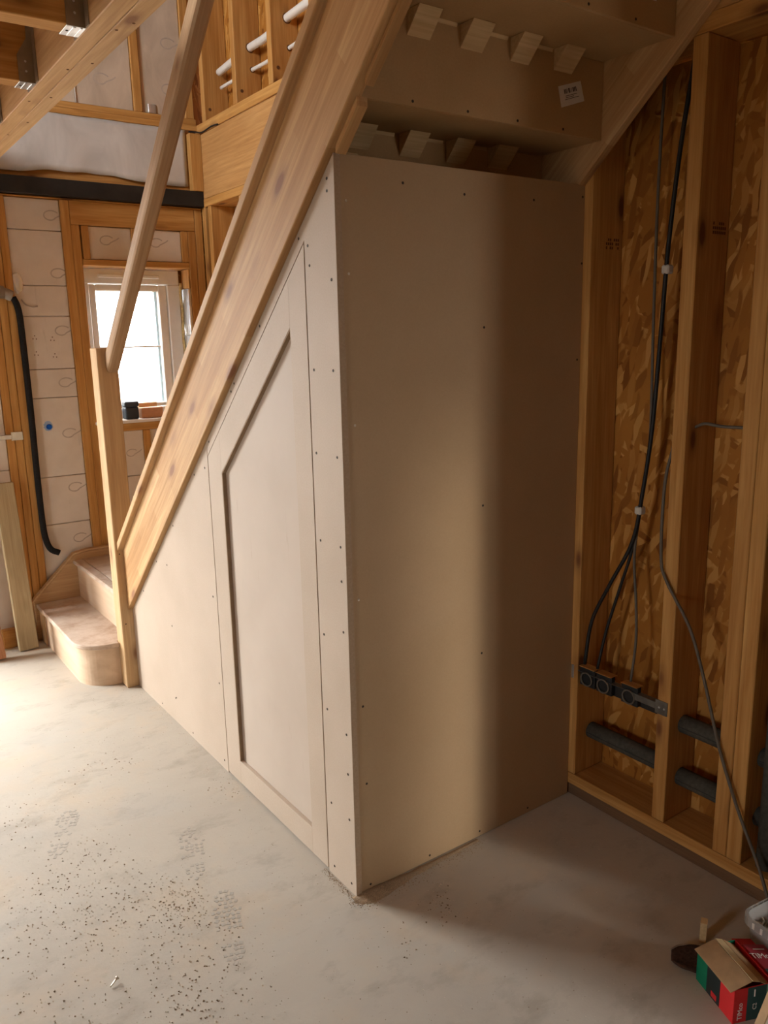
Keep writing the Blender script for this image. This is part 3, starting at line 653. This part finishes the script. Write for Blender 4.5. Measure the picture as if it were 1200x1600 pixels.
# door: raised frame of stiles and rails over a recessed field
dy0, dy1 = 0.145+gap*2.3, 0.829-gap*1.2
KD = (1.752-1.147)/(0.829-0.145)
def dtop(y): return 1.752-KD*(y-0.145)-0.0035
ry0, ry1, rz0 = 0.236, 0.725, 0.092
def rtop(y): return 1.545-0.905*(y-0.236)
door = prism('door', [(dy0, 0.007), (dy1, 0.007), (dy1, dtop(dy1)), (dy0, dtop(dy0))], 'x', 0.0135, 0.022, 'mdf_scuffed', cu)
prism('door_stile', [(dy0, 0.007), (ry0, 0.007), (ry0, dtop(ry0)), (dy0, dtop(dy0))], 'x', 0.0, 0.0134, 'mdf', door, 0.0005)
prism('door_stile', [(ry1, 0.007), (dy1, 0.007), (dy1, dtop(dy1)), (ry1, dtop(ry1))], 'x', 0.0, 0.0134, 'mdf', door, 0.0005)
prism('door_rail', [(ry0, 0.007), (ry1, 0.007), (ry1, rz0), (ry0, rz0)], 'x', 0.0, 0.0134, 'mdf', door, 0.0005)
prism('door_rail', [(ry0, rtop(ry0)), (ry1, rtop(ry1)), (ry1, dtop(ry1)), (ry0, dtop(ry0))], 'x', 0.0, 0.0134, 'mdf', door, 0.0005)
# routed bead that lines the recess
for nm, A, B in (('bead', (ry1, rz0), (ry1, rtop(ry1))), ('bead', (ry1, rtop(ry1)), (ry0, rtop(ry0)))):
    dyv, dzv = B[0]-A[0], B[1]-A[1]; l = math.hypot(dyv, dzv); n_ = (dzv/l*-0.004, dyv/l*0.004)
    if n_[0] > 0 and nm == 'bead' and abs(dyv) < 1e-6: n_ = (-0.004, 0)
    if abs(dyv) > 1e-6: n_ = (-0.004*abs(dzv/l), -0.004*abs(dyv/l))
    prism(nm, [A, B, (B[0]+n_[0], B[1]+n_[1]), (A[0]+n_[0], A[1]+n_[1])], 'x', 0.0006, 0.0134, 'routed_mdf', door)
prism('gap_shade_sheet', [(0.10, 0.0), (0.88, 0.0), (0.88, 1.09), (0.10, 1.78)], 'x', 0.0225, 0.026, 'dark_void', cu)  # near-black sheet: painted shade seen through the gaps round the door
endp = box('end_panel', (T+0.0006, 0.0030, 0.001), (W-0.001, 0.0210, 1.930), 'mdf_warm_shade', cu, 0.0008)
box('batten', (T+0.002, 0.022, 1.90), (0.085, 0.060, 1.938), 'clean_x', cu)
SS = [(0.03,1.877),(0.031,1.85),(0.128,1.738),(0.123,1.691),(0.024,1.651),(0.171,1.759),(0.406,1.553),(0.592,1.39),(0.617,1.365),(0.809,1.195),(0.858,1.103),(0.953,1.068),(0.121,1.439),(0.03,1.439),(0.125,1.228),(0.025,1.227),(0.121,0.997),(0.023,0.998),(0.024,0.907),(0.122,0.735),(0.023,0.77),(0.12,0.518),(0.025,0.48),(0.024,0.364),(1.195,0.845),(1.409,0.66),(1.293,0.671),(1.6,0.49),(1.29,0.423),(0.862,0.653),(0.86,0.333),(1.306,0.113),(1.315,0.108),(1.482,0.022),(1.151,0.022),(0.86,0.035),(0.117,0.233),(0.025,0.227),(0.113,0.033),(0.024,0.03)]
for y, z in SS: screw(cu, (-0.0004, y, z), (-1, 0, 0), 'screw_dark', 0.95)
EE = [(0.033,1.827,1),(0.199,1.88,0),(0.396,1.869,0),(0.647,1.874,0),(0.844,1.897,0),(0.035,1.664,1),(0.466,1.536,0),(0.848,1.714,0),(0.84,1.438,0),(0.04,1.305,1),(0.036,0.856,1),(0.04,0.558,0),(0.465,1.045,0),(0.463,0.602,0),(0.045,0.33,0),(0.261,0.018,0),(0.049,0.018,0),(0.458,0.018,0),(0.666,0.018,0)]
for x, z, s_ in EE: screw(endp, (x, 0.0026, z), (0, -1, 0), 'screw_steel' if s_ else 'screw_dark', 0.9)

# ================================================================== ELECTRICS AND PIPES IN THE STUD WALL
eb = empty('back_box_bracket', (W, -0.18, 0.42), 'galvanised bracket with three socket back boxes screwed across two studs', 'electrical box')
box('mounting_bar', (W-0.0025, -0.362, 0.421), (W-0.0005, -0.3205, 0.4640), 'box_metal', eb, 0.0005)
box('mounting_bar', (W-0.0025, -0.010, 0.421), (W-0.0005, 0.000, 0.466), 'galvanised', eb, 0.0005)
box('bracket_channel', (W+0.020, -0.321, 0.405), (W+0.022, -0.026, 0.452), 'box_dark', eb, 0.0005)
box('bracket_lip', (W-0.002, -0.321, 0.452), (W+0.020, -0.026, 0.4535), 'box_metal', eb, 0.0004)
box('bracket_return', (W-0.002, -0.321, 0.433), (W-0.0006, -0.243, 0.4525), 'box_metal', eb, 0.0004)
for yc in (-0.062, -0.128, -0.225):
    bx_ = box('back_box', (W+0.003, yc-0.030, 0.408), (W+0.019, yc+0.030, 0.4705), 'box_dark', eb, 0.001)
    box('box_top', (W-0.003, yc-0.030, 0.4708), (W+0.030, yc+0.030, 0.4722), 'stud_y', bx_, 0.0004)
    bm = bmesh.new(); n1_, n2_ = 24, 6
    for i in range(n1_):
        for j in range(n2_):
            pass
    ring = [[bm.verts.new((0.004*math.sin(2*math.pi*j/n2_), (0.0215+0.0028*math.cos(2*math.pi*j/n2_))*math.cos(2*math.pi*i/n1_), (0.0215+0.0028*math.cos(2*math.pi*j/n2_))*math.sin(2*math.pi*i/n1_))) for j in range(n2_)] for i in range(n1_)]
    for i in range(n1_):
        for j in range(n2_): bm.faces.new((ring[i][j], ring[(i+1) % n1_][j], ring[(i+1) % n1_][(j+1) % n2_], ring[i][(j+1) % n2_]))
    bmesh.ops.recalc_face_normals(bm, faces=bm.faces[:])
    mesh_obj('coiled_tail', bm, 'cable_grey', bx_, Matrix.Translation((W-0.001, yc, 0.434)), True)
for yy in (-0.335, -0.352): screw(eb, (W-0.0028, yy, 0.442), (-1, 0, 0), 'galvanised', 0.9)

XC = W+0.05
def cable(name, pts, r, mat, lab, grp=None): return tag(tube(name, pts, r, mat, None, 8, 6), lab, 'cable', grp)
c1_ = cable('power_cable', [(XC, -0.304, 2.222), (XC, -0.272, 2.0), (XC, -0.249, 1.748), (XC, -0.238, 1.50), (XC, -0.226, 1.25), (XC, -0.203, 1.055), (XC, -0.175, 0.90), (XC-0.01, -0.105, 0.75), (XC-0.02, -0.050, 0.62), (XC-0.036, -0.040, 0.475)], 0.0060, 'cable_black', 'thick black cable hanging down the first stud bay, bending left to the first back box')
c2_ = cable('power_cable', [(XC+0.012, -0.300, 2.222), (XC+0.014, -0.262, 2.0), (XC+0.012, -0.240, 1.748), (XC+0.012, -0.228, 1.50), (XC+0.012, -0.215, 1.25), (XC+0.012, -0.196, 1.055), (XC+0.006, -0.172, 0.88), (XC, -0.135, 0.74), (XC-0.01, -0.10, 0.60), (XC-0.034, -0.090, 0.475)], 0.0048, 'cable_black', 'thinner dark cable behind the thick black one, ending at the middle back box')
c3_ = cable('power_cable', [(XC+0.03, -0.190, 2.222), (XC+0.03, -0.185, 1.90), (XC+0.03, -0.190, 1.55), (XC+0.02, -0.205, 1.20), (XC+0.012, -0.190, 1.00), (XC+0.006, -0.180, 0.86), (XC, -0.198, 0.72), (XC-0.01, -0.212, 0.60), (XC-0.030, -0.215, 0.475)], 0.0042, 'cable_grey', 'slim grey cable dropping straight to the right-hand back box')
for o_, p in ((c1_, (XC+0.004, -0.2455, 1.68)), (c1_, (XC+0.004, -0.1935, 1.00))): box('cable_tie', (p[0]-0.012, p[1]-0.012, p[2]-0.012), (p[0]+0.014, p[1]+0.012, p[2]+0.012), 'cable_tie', o_, 0.004)
cable('power_cable', [(W+0.06, -0.31, 1.30), (W+0.02, -0.318, 1.20), (W+0.0, -0.312, 1.10), (W-0.008, -0.318, 0.90), (W-0.010, -0.342, 0.829), (W-0.012, -0.424, 0.715), (W-0.014, -0.478, 0.585), (W-0.014, -0.536, 0.408), (W-0.018, -0.603, 0.258), (W-0.03, -0.685, 0.12), (W-0.05, -0.74, 0.02)], 0.0045, 'cable_grey', 'loose grey cable looping across the studs down to the floor')
cable('power_cable', [(W+0.045, -0.366, 1.26), (W+0.04, -0.40, 1.272), (W+0.04, -0.45, 1.268), (W+0.045, -0.529, 1.270)], 0.0042, 'cable_grey', 'short grey cable bridging horizontally between two studs')

XP = W+0.07
def pipe(y0, y1, z, lab, x=XP, r=0.027):
    p = tag(tube('lagged_pipe', [(x, y0, z), (x, (y0+y1)/2, z), (x, y1, z)], r, 'grey_foam', None, 16, 1), lab, 'pipe', 'foam lagged pipes in the stud wall')
    b2 = box('lagging_seam', (x-r-0.0004, min(y0, y1)+0.004, z-0.001), (x-r*0.96, max(y0, y1)-0.004, z+0.0008), 'box_dark', p, 0); return p
pipe(-0.030, -0.325, 0.225, 'grey foam lagged pipe beneath the bracket of socket boxes')
pipe(-0.369, -0.527, 0.382, 'upper of two grey foam lagged pipes in the middle stud bay')
pipe(-0.369, -0.527, 0.212, 'lower of two grey foam lagged pipes in the middle stud bay')
pipe(-0.615, -0.97, 0.382, 'upper grey foam lagged pipe right of the doubled stud')
pipe(-0.615, -0.97, 0.205, 'lower grey foam lagged pipe right of the doubled stud')
tag(tube('lagged_pipe', [(W+0.035, -0.665, 0.09), (W+0.035, -0.665, 1.1), (W+0.035, -0.665, 2.22)], 0.024, 'grey_foam', None, 16, 1), 'upright grey foam lagged pipe at the right edge of the picture', 'pipe', 'foam lagged pipes in the stud wall')

# upstairs conduits through the upper studs
def conduit(z0, z1, x, r, lab, sag=0.0):
    tag(tube('conduit', [(x, 2.56, z0), (x-0.002, 2.40, z0+0.008-sag), (x, 2.21, (z0+z1)/2), (x, 2.03, (z0+z1)/2-sag*0.5), (x, 1.84, z1), (x, 1.5, z1+0.01)], r, 'conduit_white', None, 12, 8), lab, 'conduit')
def hole(x, y, z, r):
    bm = bmesh.new(); bmesh.ops.create_cone(bm, cap_ends=True, segments=16, radius1=r, radius2=r, depth=0.0016)
    mesh_obj('drilled_hole', bm, 'ink_stamp', wr, Matrix.Translation((x, y-0.0005, z)) @ Matrix.Rotation(HP, 4, 'X'))
for yy, zb_, zs_ in ((2.20, 2.900, 2.804), (1.83, 2.920, 2.800), (1.46, 2.931, 2.811)): hole(W+0.085, yy, zb_, 0.0225); hole(W+0.092, yy, zs_, 0.0135)
for yy, zz in ((2.20, 2.70), (1.83, 2.71), (2.58, 2.70)): hole(W+0.03, yy, zz, 0.008)
conduit(2.881, 2.92, W+0.085, 0.018, 'thick white conduit threaded through the upstairs studs')
conduit(2.808, 2.80, W+0.092, 0.009, 'thin white conduit sagging below the thick one through the upstairs studs', 0.010)

# ================================================================== LEFT BACKGROUND
tag(tube('lagged_hose', [(-0.160, YB-0.014, 1.745), (-0.143, YB-0.016, 1.69), (-0.138, YB-0.016, 1.575), (-0.138, YB-0.016, 1.20), (-0.142, YB-0.018, 0.94), (-0.143, YB-0.018, 0.68), (-0.138, YB-0.018, 0.545), (-0.118, YB-0.022, 0.475), (-0.078, YB-0.028, 0.448)], 0.0155, 'black_foam', None, 12, 6), 'black foam lagged pipe running down beside the triple stud', 'pipe')
gp = empty('waste_pipe', (-0.3, 2.655, 1.76), 'grey plastic pipe end poking in front of the triple stud', 'pipe')
tube('pipe_body', [(-0.75, 2.655, 1.775), (-0.40, 2.655, 1.770), (-0.205, 2.655, 1.765)], 0.030, 'grey_plastic', gp, 14, 1)
tube('pipe_collar', [(-0.235, 2.655, 1.766), (-0.200, 2.655, 1.760), (-0.172, 2.657, 1.748)], 0.026, 'grey_plastic', gp, 14, 4)
mb = empty('wall_bracket', (-0.26, 2.66, 1.07), 'small galvanised bracket with an arm fixed to the triple stud', 'bracket')
box('bracket_plate', (-0.240, YB-0.004, 1.050), (-0.185, YB-0.001, 1.092), 'galvanised', mb, 0.001)
box('bracket_arm', (-0.60, YB-0.030, 1.060), (-0.242, YB-0.005, 1.082), 'galvanised', mb, 0.002)
def leaner(name, lab, x0, yb, xt, yt, h, w, d, mat):
    a = Vector((x0, yb, 0.0)); b = Vector((xt, yt, h)); ax = (b-a).normalized(); L = (b-a).length
    s = Vector((1, 0, 0)); s = (s-ax*s.dot(ax)).normalized(); n = ax.cross(s); rot = Matrix((s, n, ax)).transposed()
    e = empty(name, a, lab, 'timber', rot=rot)
    bm = bmesh.new(); bmesh.ops.create_cube(bm, size=1); bmesh.ops.scale(bm, vec=(w, d, L), verts=bm.verts); bmesh.ops.bevel(bm, geom=bm.edges[:], offset=0.003, segments=1, affect='EDGES', profile=0.5)
    lowest = min((rot @ v.co).z for v in bm.verts)
    off = -lowest + 0.0005 - (rot @ Vector((0, 0, 0))).z
    mesh_obj('board', bm, mat, e, Matrix.Translation(a + Vector((0, 0, off)) + Vector((ax.x, ax.y, 0))*(L/2)) @ rot.to_4x4()); return e
leaner('leaning_board', 'greenish treated timber leaning upright beside the bottom step', -0.300, 2.565, -0.315, 2.640, 0.85, 0.092, 0.040, 'treated_z')
leaner('leaning_board', 'reddish board leaning at the far left edge of the picture', -0.470, 2.500, -0.510, 2.600, 0.80, 0.10, 0.035, 'redwood_z')
lo_ = box('timber_offcut', (-0.40, 2.64, 0.0), (-0.258, 2.685, 0.095), 'stud_x', None, 0.003); tag(lo_, 'short pine offcut on the floor behind the leaning boards', 'timber')
# things on the sill
t_ = empty('tape_tin', (0.385, 2.735, 1.1105), 'dark blue grey square tin standing on the window sill', 'tin')
box('body', (0.345, 2.705, 1.111), (0.418, 2.765, 1.176), 'bluegrey_box', t_, 0.006); box('lid', (0.343, 2.703, 1.177), (0.420, 2.767, 1.206), 'bluegrey_box', t_, 0.005)
tag(box('brick_offcut', (0.432, 2.705, 1.111), (0.552, 2.760, 1.168), 'terracotta', None, 0.003), 'terracotta coloured block lying on the window sill beside the tin', 'block')
tag(box('timber_offcut', (0.440, 2.768, 1.111), (0.545, 2.795, 1.192), 'joinery_x', None, 0.003), 'pale wood offcut standing behind the terracotta block on the sill', 'timber')

# ================================================================== FRONT RIGHT CLUTTER
def rotz(a): return Matrix.Rotation(a, 3, 'Z')
# open screw carton, red / black / green
bu = Vector((0.051, 0.124, 0)).normalized(); a_ = math.atan2(bu.y, bu.x)     # local x runs to the far corner, local -y to the right
ct = empty('screw_carton', (0.437, -0.855, 0), 'open red, black and green screw carton with raised cardboard flaps', 'carton', rot=rotz(a_))
M0 = WL[ct]
def lbox(name, p0, p1, mat, parent, base=M0, bev=0.0006, rot=None):
    o = box(name, p0, p1, mat, None, bev); mw = base @ (rot if rot else Matrix()) @ WL[o]; WL[o] = mw
    o.parent = parent; o.matrix_local = WL[parent].inverted() @ mw; return o
CL, CW, CH, ct_t = 0.135, 0.100, 0.088, 0.0018
lbox('side_wall', (0, -ct_t, 0), (CL, 0, CH), 'print_red', ct); lbox('side_wall', (0, -CW, 0), (CL, -CW+ct_t, CH), 'print_red', ct)
fr = lbox('end_wall', (0, -CW+ct_t, 0), (ct_t, -ct_t, CH), 'print_red', ct); lbox('end_wall', (CL-ct_t, -CW+ct_t, 0), (CL, -ct_t, CH), 'print_green', ct)
lbox('base', (ct_t, -CW+ct_t, 0), (CL-ct_t, -ct_t, 0.003), 'cardboard', ct)
lbox('printed_band', (0.048, 0, 0.001), (0.096, 0.0005, CH-0.001), 'print_black', ct, bev=0); lbox('printed_band', (0.096, 0, 0.001), (CL, 0.0005, CH-0.001), 'print_green', ct, bev=0)
lbox('printed_band', (-0.0005, -0.082, 0.001), (0, -0.034, CH-0.001), 'print_teal', ct, bev=0); lbox('printed_band', (-0.0005, -CW, 0.001), (0, -0.082, CH-0.001), 'print_mint', ct, bev=0)
lbox('printed_band', (0.058, 0.0004, 0.006), (0.078, 0.0009, 0.020), 'print_red', ct, bev=0)
def on_end(y, z, rz): return M0 @ Matrix.Translation((-0.0009, y, z)) @ Matrix(((0, 0, -1, 0), (-1, 0, 0, 0), (0, 1, 0, 0), (0, 0, 0, 1))) @ Matrix.Rotation(rz, 4, 'Z')
text_obj('lettering', 'TIMco', 0.017, 'print_white', on_end(-0.017, 0.030, HP), ct)
text_obj('lettering', 'C2', 0.014, 'print_white', on_end(-0.054, 0.036, HP), ct)
lbox('lettering', (-0.0011, -0.053, 0.062), (-0.0005, -0.050, 0.080), 'print_white', ct, bev=0)
def flap(x0, x1, length, hinge_y, sgn, angle, mat, zh=CH):
    rot = Matrix.Translation((0, hinge_y, zh)) @ Matrix.Rotation(angle, 4, 'X')
    return lbox('flap', (x0, 0 if sgn > 0 else -length, 0), (x1, length if sgn > 0 else 0, 0.0016), mat, ct, rot=rot)
flap(0, CL, 0.056, 0.010, -1, -0.30, 'cardboard', CH-0.004)
flap(0, CL, 0.020, -0.044, -1, 0.30, 'cardboard_pale', CH+0.0135)
flap(0, CL, 0.034, -0.064, -1, 0.55, 'cardboard', CH+0.007)
for i in range(26):
    pass
# second carton lying behind, printed side up
p2 = M0 @ Vector((0.075, -0.135, 0))
ct2 = empty('screw_carton', p2, 'dull red carton lying tilted behind the open one, white lettering on top', 'carton', rot=rotz(a_))
M2 = WL[ct2] @ Matrix.Translation((0, 0, 0.012)) @ Matrix.Rotation(0.22, 4, 'X')
lbox('carton_body', (-0.060, -0.034, 0), (0.060, 0.030, 0.055), 'print_darkred', ct2, M2, 0.002)
lbox('printed_band', (-0.060, -0.034, 0.0551), (-0.022, 0.030, 0.0556), 'print_teal', ct2, M2, 0)
lbox('side_flap', (0.061, -0.028, 0.040), (0.095, 0.028, 0.0418), 'print_red', ct2, M2)
text_obj('lettering', 'TIMco', 0.024, 'print_white', M2 @ Matrix.Translation((0.018, 0.004, 0.0562)) @ Matrix.Rotation(-HP, 4, 'Z'), ct2)
lbox('lettering', (0.040, -0.020, 0.0555), (0.0425, 0.012, 0.0560), 'print_white', ct2, M2, 0)
# clear tub of screws
def rrect(hx, hy, r, n=6):
    P = []
    for cx, cy, a0 in ((hx-r, hy-r, 0), (-hx+r, hy-r, HP), (-hx+r, -hy+r, 2*HP), (hx-r, -hy+r, 3*HP)):
        for i in range(n+1): t = a0+HP*i/n; P.append((cx+r*math.cos(t), cy+r*math.sin(t)))
    return P
tb = empty('plastic_tub', (0.738, -0.828, 0), 'clear plastic tub of loose fixings by the stud wall', 'tub', rot=rotz(-0.12))
def shell_loft(name, prof, mat, parent, mw):
    bm = bmesh.new(); rings = [[bm.verts.new((x, y, z)) for x, y in rrect(hx, hy, r)] for hx, hy, r, z in prof]
    for a, b in zip(rings, rings[1:]):
        n = len(a)
        for i in range(n): bm.faces.new((a[i], a[(i+1) % n], b[(i+1) % n], b[i]))
    return bm, rings
TBX, TBY = 0.088, 0.080
bm, rg = shell_loft('tub', [(TBX-0.012, TBY-0.012, 0.025, 0.001), (TBX, TBY, 0.03, 0.102), (TBX-0.002, TBY-0.002, 0.029, 0.102), (TBX-0.014, TBY-0.014, 0.024, 0.004)], 'clear_plastic', tb, None)
bm.faces.new(rg[0][::-1]); bm.faces.new(rg[-1]); mesh_obj('tub_body', bm, 'clear_plastic', tb, WL[tb], True)
bm, rg = shell_loft('rim', [(TBX+0.006, TBY+0.006, 0.034, 0.082), (TBX+0.006, TBY+0.006, 0.034, 0.103), (TBX+0.003, TBY+0.003, 0.032, 0.106), (TBX-0.001, TBY-0.001, 0.03, 0.106)], 'clear_plastic', tb, None)
rim = mesh_obj('rim', bm, 'clear_plastic', tb, WL[tb])
for i in range(-2, 3): lbox('rim_rib', (i*0.022-0.003, TBY+0.006, 0.085), (i*0.022+0.003, TBY+0.008, 0.101), 'conduit_white', tb, WL[tb], 0.0005)
for i in range(-2, 3): lbox('rim_rib', (-TBX-0.008, i*0.022-0.003, 0.085), (-TBX-0.006, i*0.022+0.003, 0.101), 'conduit_white', tb, WL[tb], 0.0005)
bm = bmesh.new()
for i in range(420):
    c = Vector((R.uniform(-1, 1)*(TBX-0.024), R.uniform(-1, 1)*(TBY-0.024), 0.010+R.random()**0.5*0.066)); d = Vector((R.gauss(0, 1), R.gauss(0, 1), R.gauss(0, .5))).normalized()*0.014
    tube_bm(bm, [c-d, c+d], (0.0022, 0.0016), 5, 1)
tag(mesh_obj('loose_fixings', bm, 'hanger_strap', tb, WL[tb]), kind='stuff')
# dark felt scrap, small offcut, pale board, screw on floor
bm = bmesh.new(); N = 18; gr = []
for i in range(N+1):
    row = []
    for j in range(7):
        u = i/N; v_ = j/6; x = -0.055+0.11*u; half = 0.038*math.sqrt(max(0.0, 1-(2*u-1)**2*0.9)); y = -half+2*half*v_
        row.append(bm.verts.new((x, y, 0.006+0.030*max(0, v_-0.35)**1.3*(0.5+0.5*u)+0.003*noise.noise(Vector((x*40, y*40, 0))))))
    gr.append(row)
for i in range(N):
    for j in range(6): bm.faces.new((gr[i][j], gr[i+1][j], gr[i+1][j+1], gr[i][j+1]))
bmesh.ops.recalc_face_normals(bm, faces=bm.faces[:])
fs = tag(empty('felt_scrap', (0.528, -0.700, 0), 'dark brown curled scrap lying beside the open screw carton', 'scrap', rot=rotz(-0.95)))
fo = mesh_obj('scrap_sheet', bm, 'brown_felt', fs, WL[fs], True); mdf_ = fo.modifiers.new('t', 'SOLIDIFY'); mdf_.thickness = 0.004
tube('scrap_edge', [fs.matrix_world @ Vector((0, 0, 0))*0 + WL[fs] @ Vector(gr_) for gr_ in [(-0.055+0.11*i/8, 0.038*math.sqrt(max(0, 1-(2*i/8-1)**2*0.9)), 0.008+0.030*0.65**1.3*(0.5+0.5*i/8)) for i in range(9)]], 0.0026, 'felt_rim', fs, 6, 3)
o_ = lbox('timber_offcut', (-0.012, -0.008, 0.0), (0.012, 0.008, 0.055), 'clean_x', ct, Matrix.Translation((0.615, -0.665, 0.0005)) @ Matrix.Rotation(0.5, 4, 'Z')); o_.parent = None; o_.matrix_local = WL[o_]
tag(o_, 'little pine block standing behind the brown scrap', 'timber')
wb_ = empty('pale_board', (0.420, -0.902, 0), 'pale painted board standing at the lower right edge of the picture', 'board', rot=rotz(-0.39))
def lprism(name, pts, y0, y1, mat, parent):
    o = prism(name, pts, 'y', y0, y1, mat, None, 0.001); mw = WL[parent] @ WL[o]; WL[o] = mw; o.parent = parent; o.matrix_local = WL[parent].inverted() @ mw; return o
lprism('board', [(0.0, 0.0), (0.16, 0.0), (0.215, 0.16), (0.055, 0.16)], -0.022, 0.0, 'white_card', wb_)
lprism('edge_strip', [(-0.004, 0.0), (-0.0005, 0.0), (0.0545, 0.16), (0.051, 0.16)], -0.022, 0.0, 'cardboard', wb_)
sf = empty('loose_screw', (-0.644, 0.093, 0), 'single short screw lying on the dusty floor', 'screw')
tube('shank', [(-0.652, 0.089, 0.004), (-0.644, 0.093, 0.006), (-0.634, 0.099, 0.009)], (0.0016, 0.0025), 'screw_steel', sf, 8, 3)
tube('head', [(-0.634, 0.099, 0.009), (-0.631, 0.1008, 0.010)], (0.0030, 0.0055), 'screw_steel', sf, 10, 1)

# ================================================================== DUST AND GRIT ON THE FLOOR
def crumbs(name, pts, mat, lab):
    bm = bmesh.new()
    for x, y, s in pts:
        h = s*R.uniform(0.5, 1.0); a = R.random()*6.283
        P = [bm.verts.new((x+s*R.uniform(.7, 1.2)*math.cos(a+q*2.094), y+s*R.uniform(.7, 1.2)*math.sin(a+q*2.094), 0.0002)) for q in range(3)]
        tp = bm.verts.new((x+s*R.uniform(-.3, .3), y+s*R.uniform(-.3, .3), h))
        for q in range(3): bm.faces.new((P[q], P[(q+1) % 3], tp))
    return tag(mesh_obj(name, bm, mat), lab, 'debris', kind='stuff')
CLU = [(-0.53, 0.66, .05, 60), (-0.51, 0.38, .06, 110), (-0.40, 0.28, .045, 130), (-0.41, 0.22, .04, 90), (-0.63, 0.35, .06, 90), (-0.50, 0.12, .05, 70), (-0.70, 0.60, .08, 70), (-0.66, 0.97, .05, 40), (-0.36, 1.17, .06, 50), (-0.54, -0.03, .06, 60), (-0.49, -0.14, .06, 80), (-0.75, 0.10, .08, 90), (-0.79, 0.39, .08, 90), (-0.06, 0.70, .03, 30), (0.157, -0.19, .025, 40), (-0.34, 0.05, .06, 30), (0.0, -0.24, .04, 20), (-0.45, -0.05, .05, 60), (-0.62, 0.50, .06, 50), (-0.85, 0.0, .1, 60), (0.19, -0.13, .03, 25)]
dk, pl = [], []
for x, y, s, n in CLU:
    for i in range(n):
        p = (x+R.gauss(0, s), y+R.gauss(0, s*1.25)); sz = R.choice((0.0016, 0.0022, 0.0028, 0.0036))
        if p[0] > -0.01 and p[1] > -0.01: continue
        (dk if R.random() < 0.6 else pl).append((p[0], p[1], sz))
for i in range(2200):
    x, y = R.uniform(-1.3, 0.0), R.uniform(-0.6, 1.9)
    (dk if R.random() < 0.45 else pl).append((x-0.004, y, R.choice((0.001, 0.0013, 0.0018))))
for i in range(350):
    x, y = R.uniform(0.0, 0.82), R.uniform(-0.95, -0.02); (dk if R.random() < 0.4 else pl).append((x, y, R.choice((0.001, 0.0014, 0.0018))))
for i in range(320): pl.append((-0.004-abs(R.gauss(0, 0.03)), R.uniform(0.75, 1.75), R.choice((0.001, 0.0015, 0.002))))
def clear(p): return not (0.40 < p[0] < 0.9 and p[1] < -0.62) and not (p[0] < -0.05 and p[1] > 1.80)
crumbs('dark_grit', [p for p in dk if clear(p)], 'grit_dark', 'dark crumbs of dirt and grit trodden over the floor')
crumbs('pale_crumbs', [p for p in pl if clear(p)], 'grit_pale', 'pale wood crumbs and plaster specks scattered over the floor')
# sawdust ridge along the foot of the end panel and round the corner
bm = bmesh.new(); NL, NW_ = 90, 9; g = []
path = [(-0.015, 0.004), (0.02, -0.004), (0.06, -0.006), (0.12, -0.005), (0.25, -0.002), (0.36, 0.0), (0.44, 0.002)]
PP = crom([(x, y, 0) for x, y in path], 12); nP = len(PP)
for i, p in enumerate(PP):
    d = (PP[min(i+1, nP-1)]-PP[max(i-1, 0)]).normalized(); s = Vector((-d.y, d.x, 0)); t = i/(nP-1)
    w = (0.007+0.026*math.exp(-((t-0.30)/0.26)**2))*(1+0.35*noise.noise(Vector((p.x*25, p.y*25, 3)))); hgt = 0.0025+0.006*math.exp(-((t-0.3)/0.25)**2); row = []
    for j in range(NW_):
        q = j/(NW_-1)*2-1
        z = max(0.0002, hgt*(1-q*q)*(1+0.6*noise.noise(Vector((p.x*60+q*3, p.y*60, q*2)))) )
        row.append(bm.verts.new((p.x-s.x*w*q, p.y-s.y*w*q-0.010, 0.0002 if abs(q) > 0.99 else z)))
    g.append(row)
for i in range(nP-1):
    for j in range(NW_-1): bm.faces.new((g[i][j], g[i+1][j], g[i+1][j+1], g[i][j+1]))
bmesh.ops.recalc_face_normals(bm, faces=bm.faces[:])
tag(mesh_obj('sawdust_ridge', bm, 'sawdust', smooth=True), 'low ridge of sawdust along the foot of the end panel', 'sawdust', kind='stuff')
sd = []
for i in range(900):
    t = R.random(); p = PP[int(t*(nP-1))]; sd.append((p.x+R.gauss(0, 0.012), p.y-0.010-abs(R.gauss(0, 0.020)), R.choice((0.0008, 0.0012, 0.0018, 0.0022))))
for i in range(420): sd.append((-0.003-abs(R.gauss(0, 0.009)), R.uniform(-0.02, 0.16), R.choice((0.0008, 0.0012, 0.0018))))
crumbs('sawdust_crumbs', sd, 'sawdust', 'loose sawdust flecks around the cupboard corner')
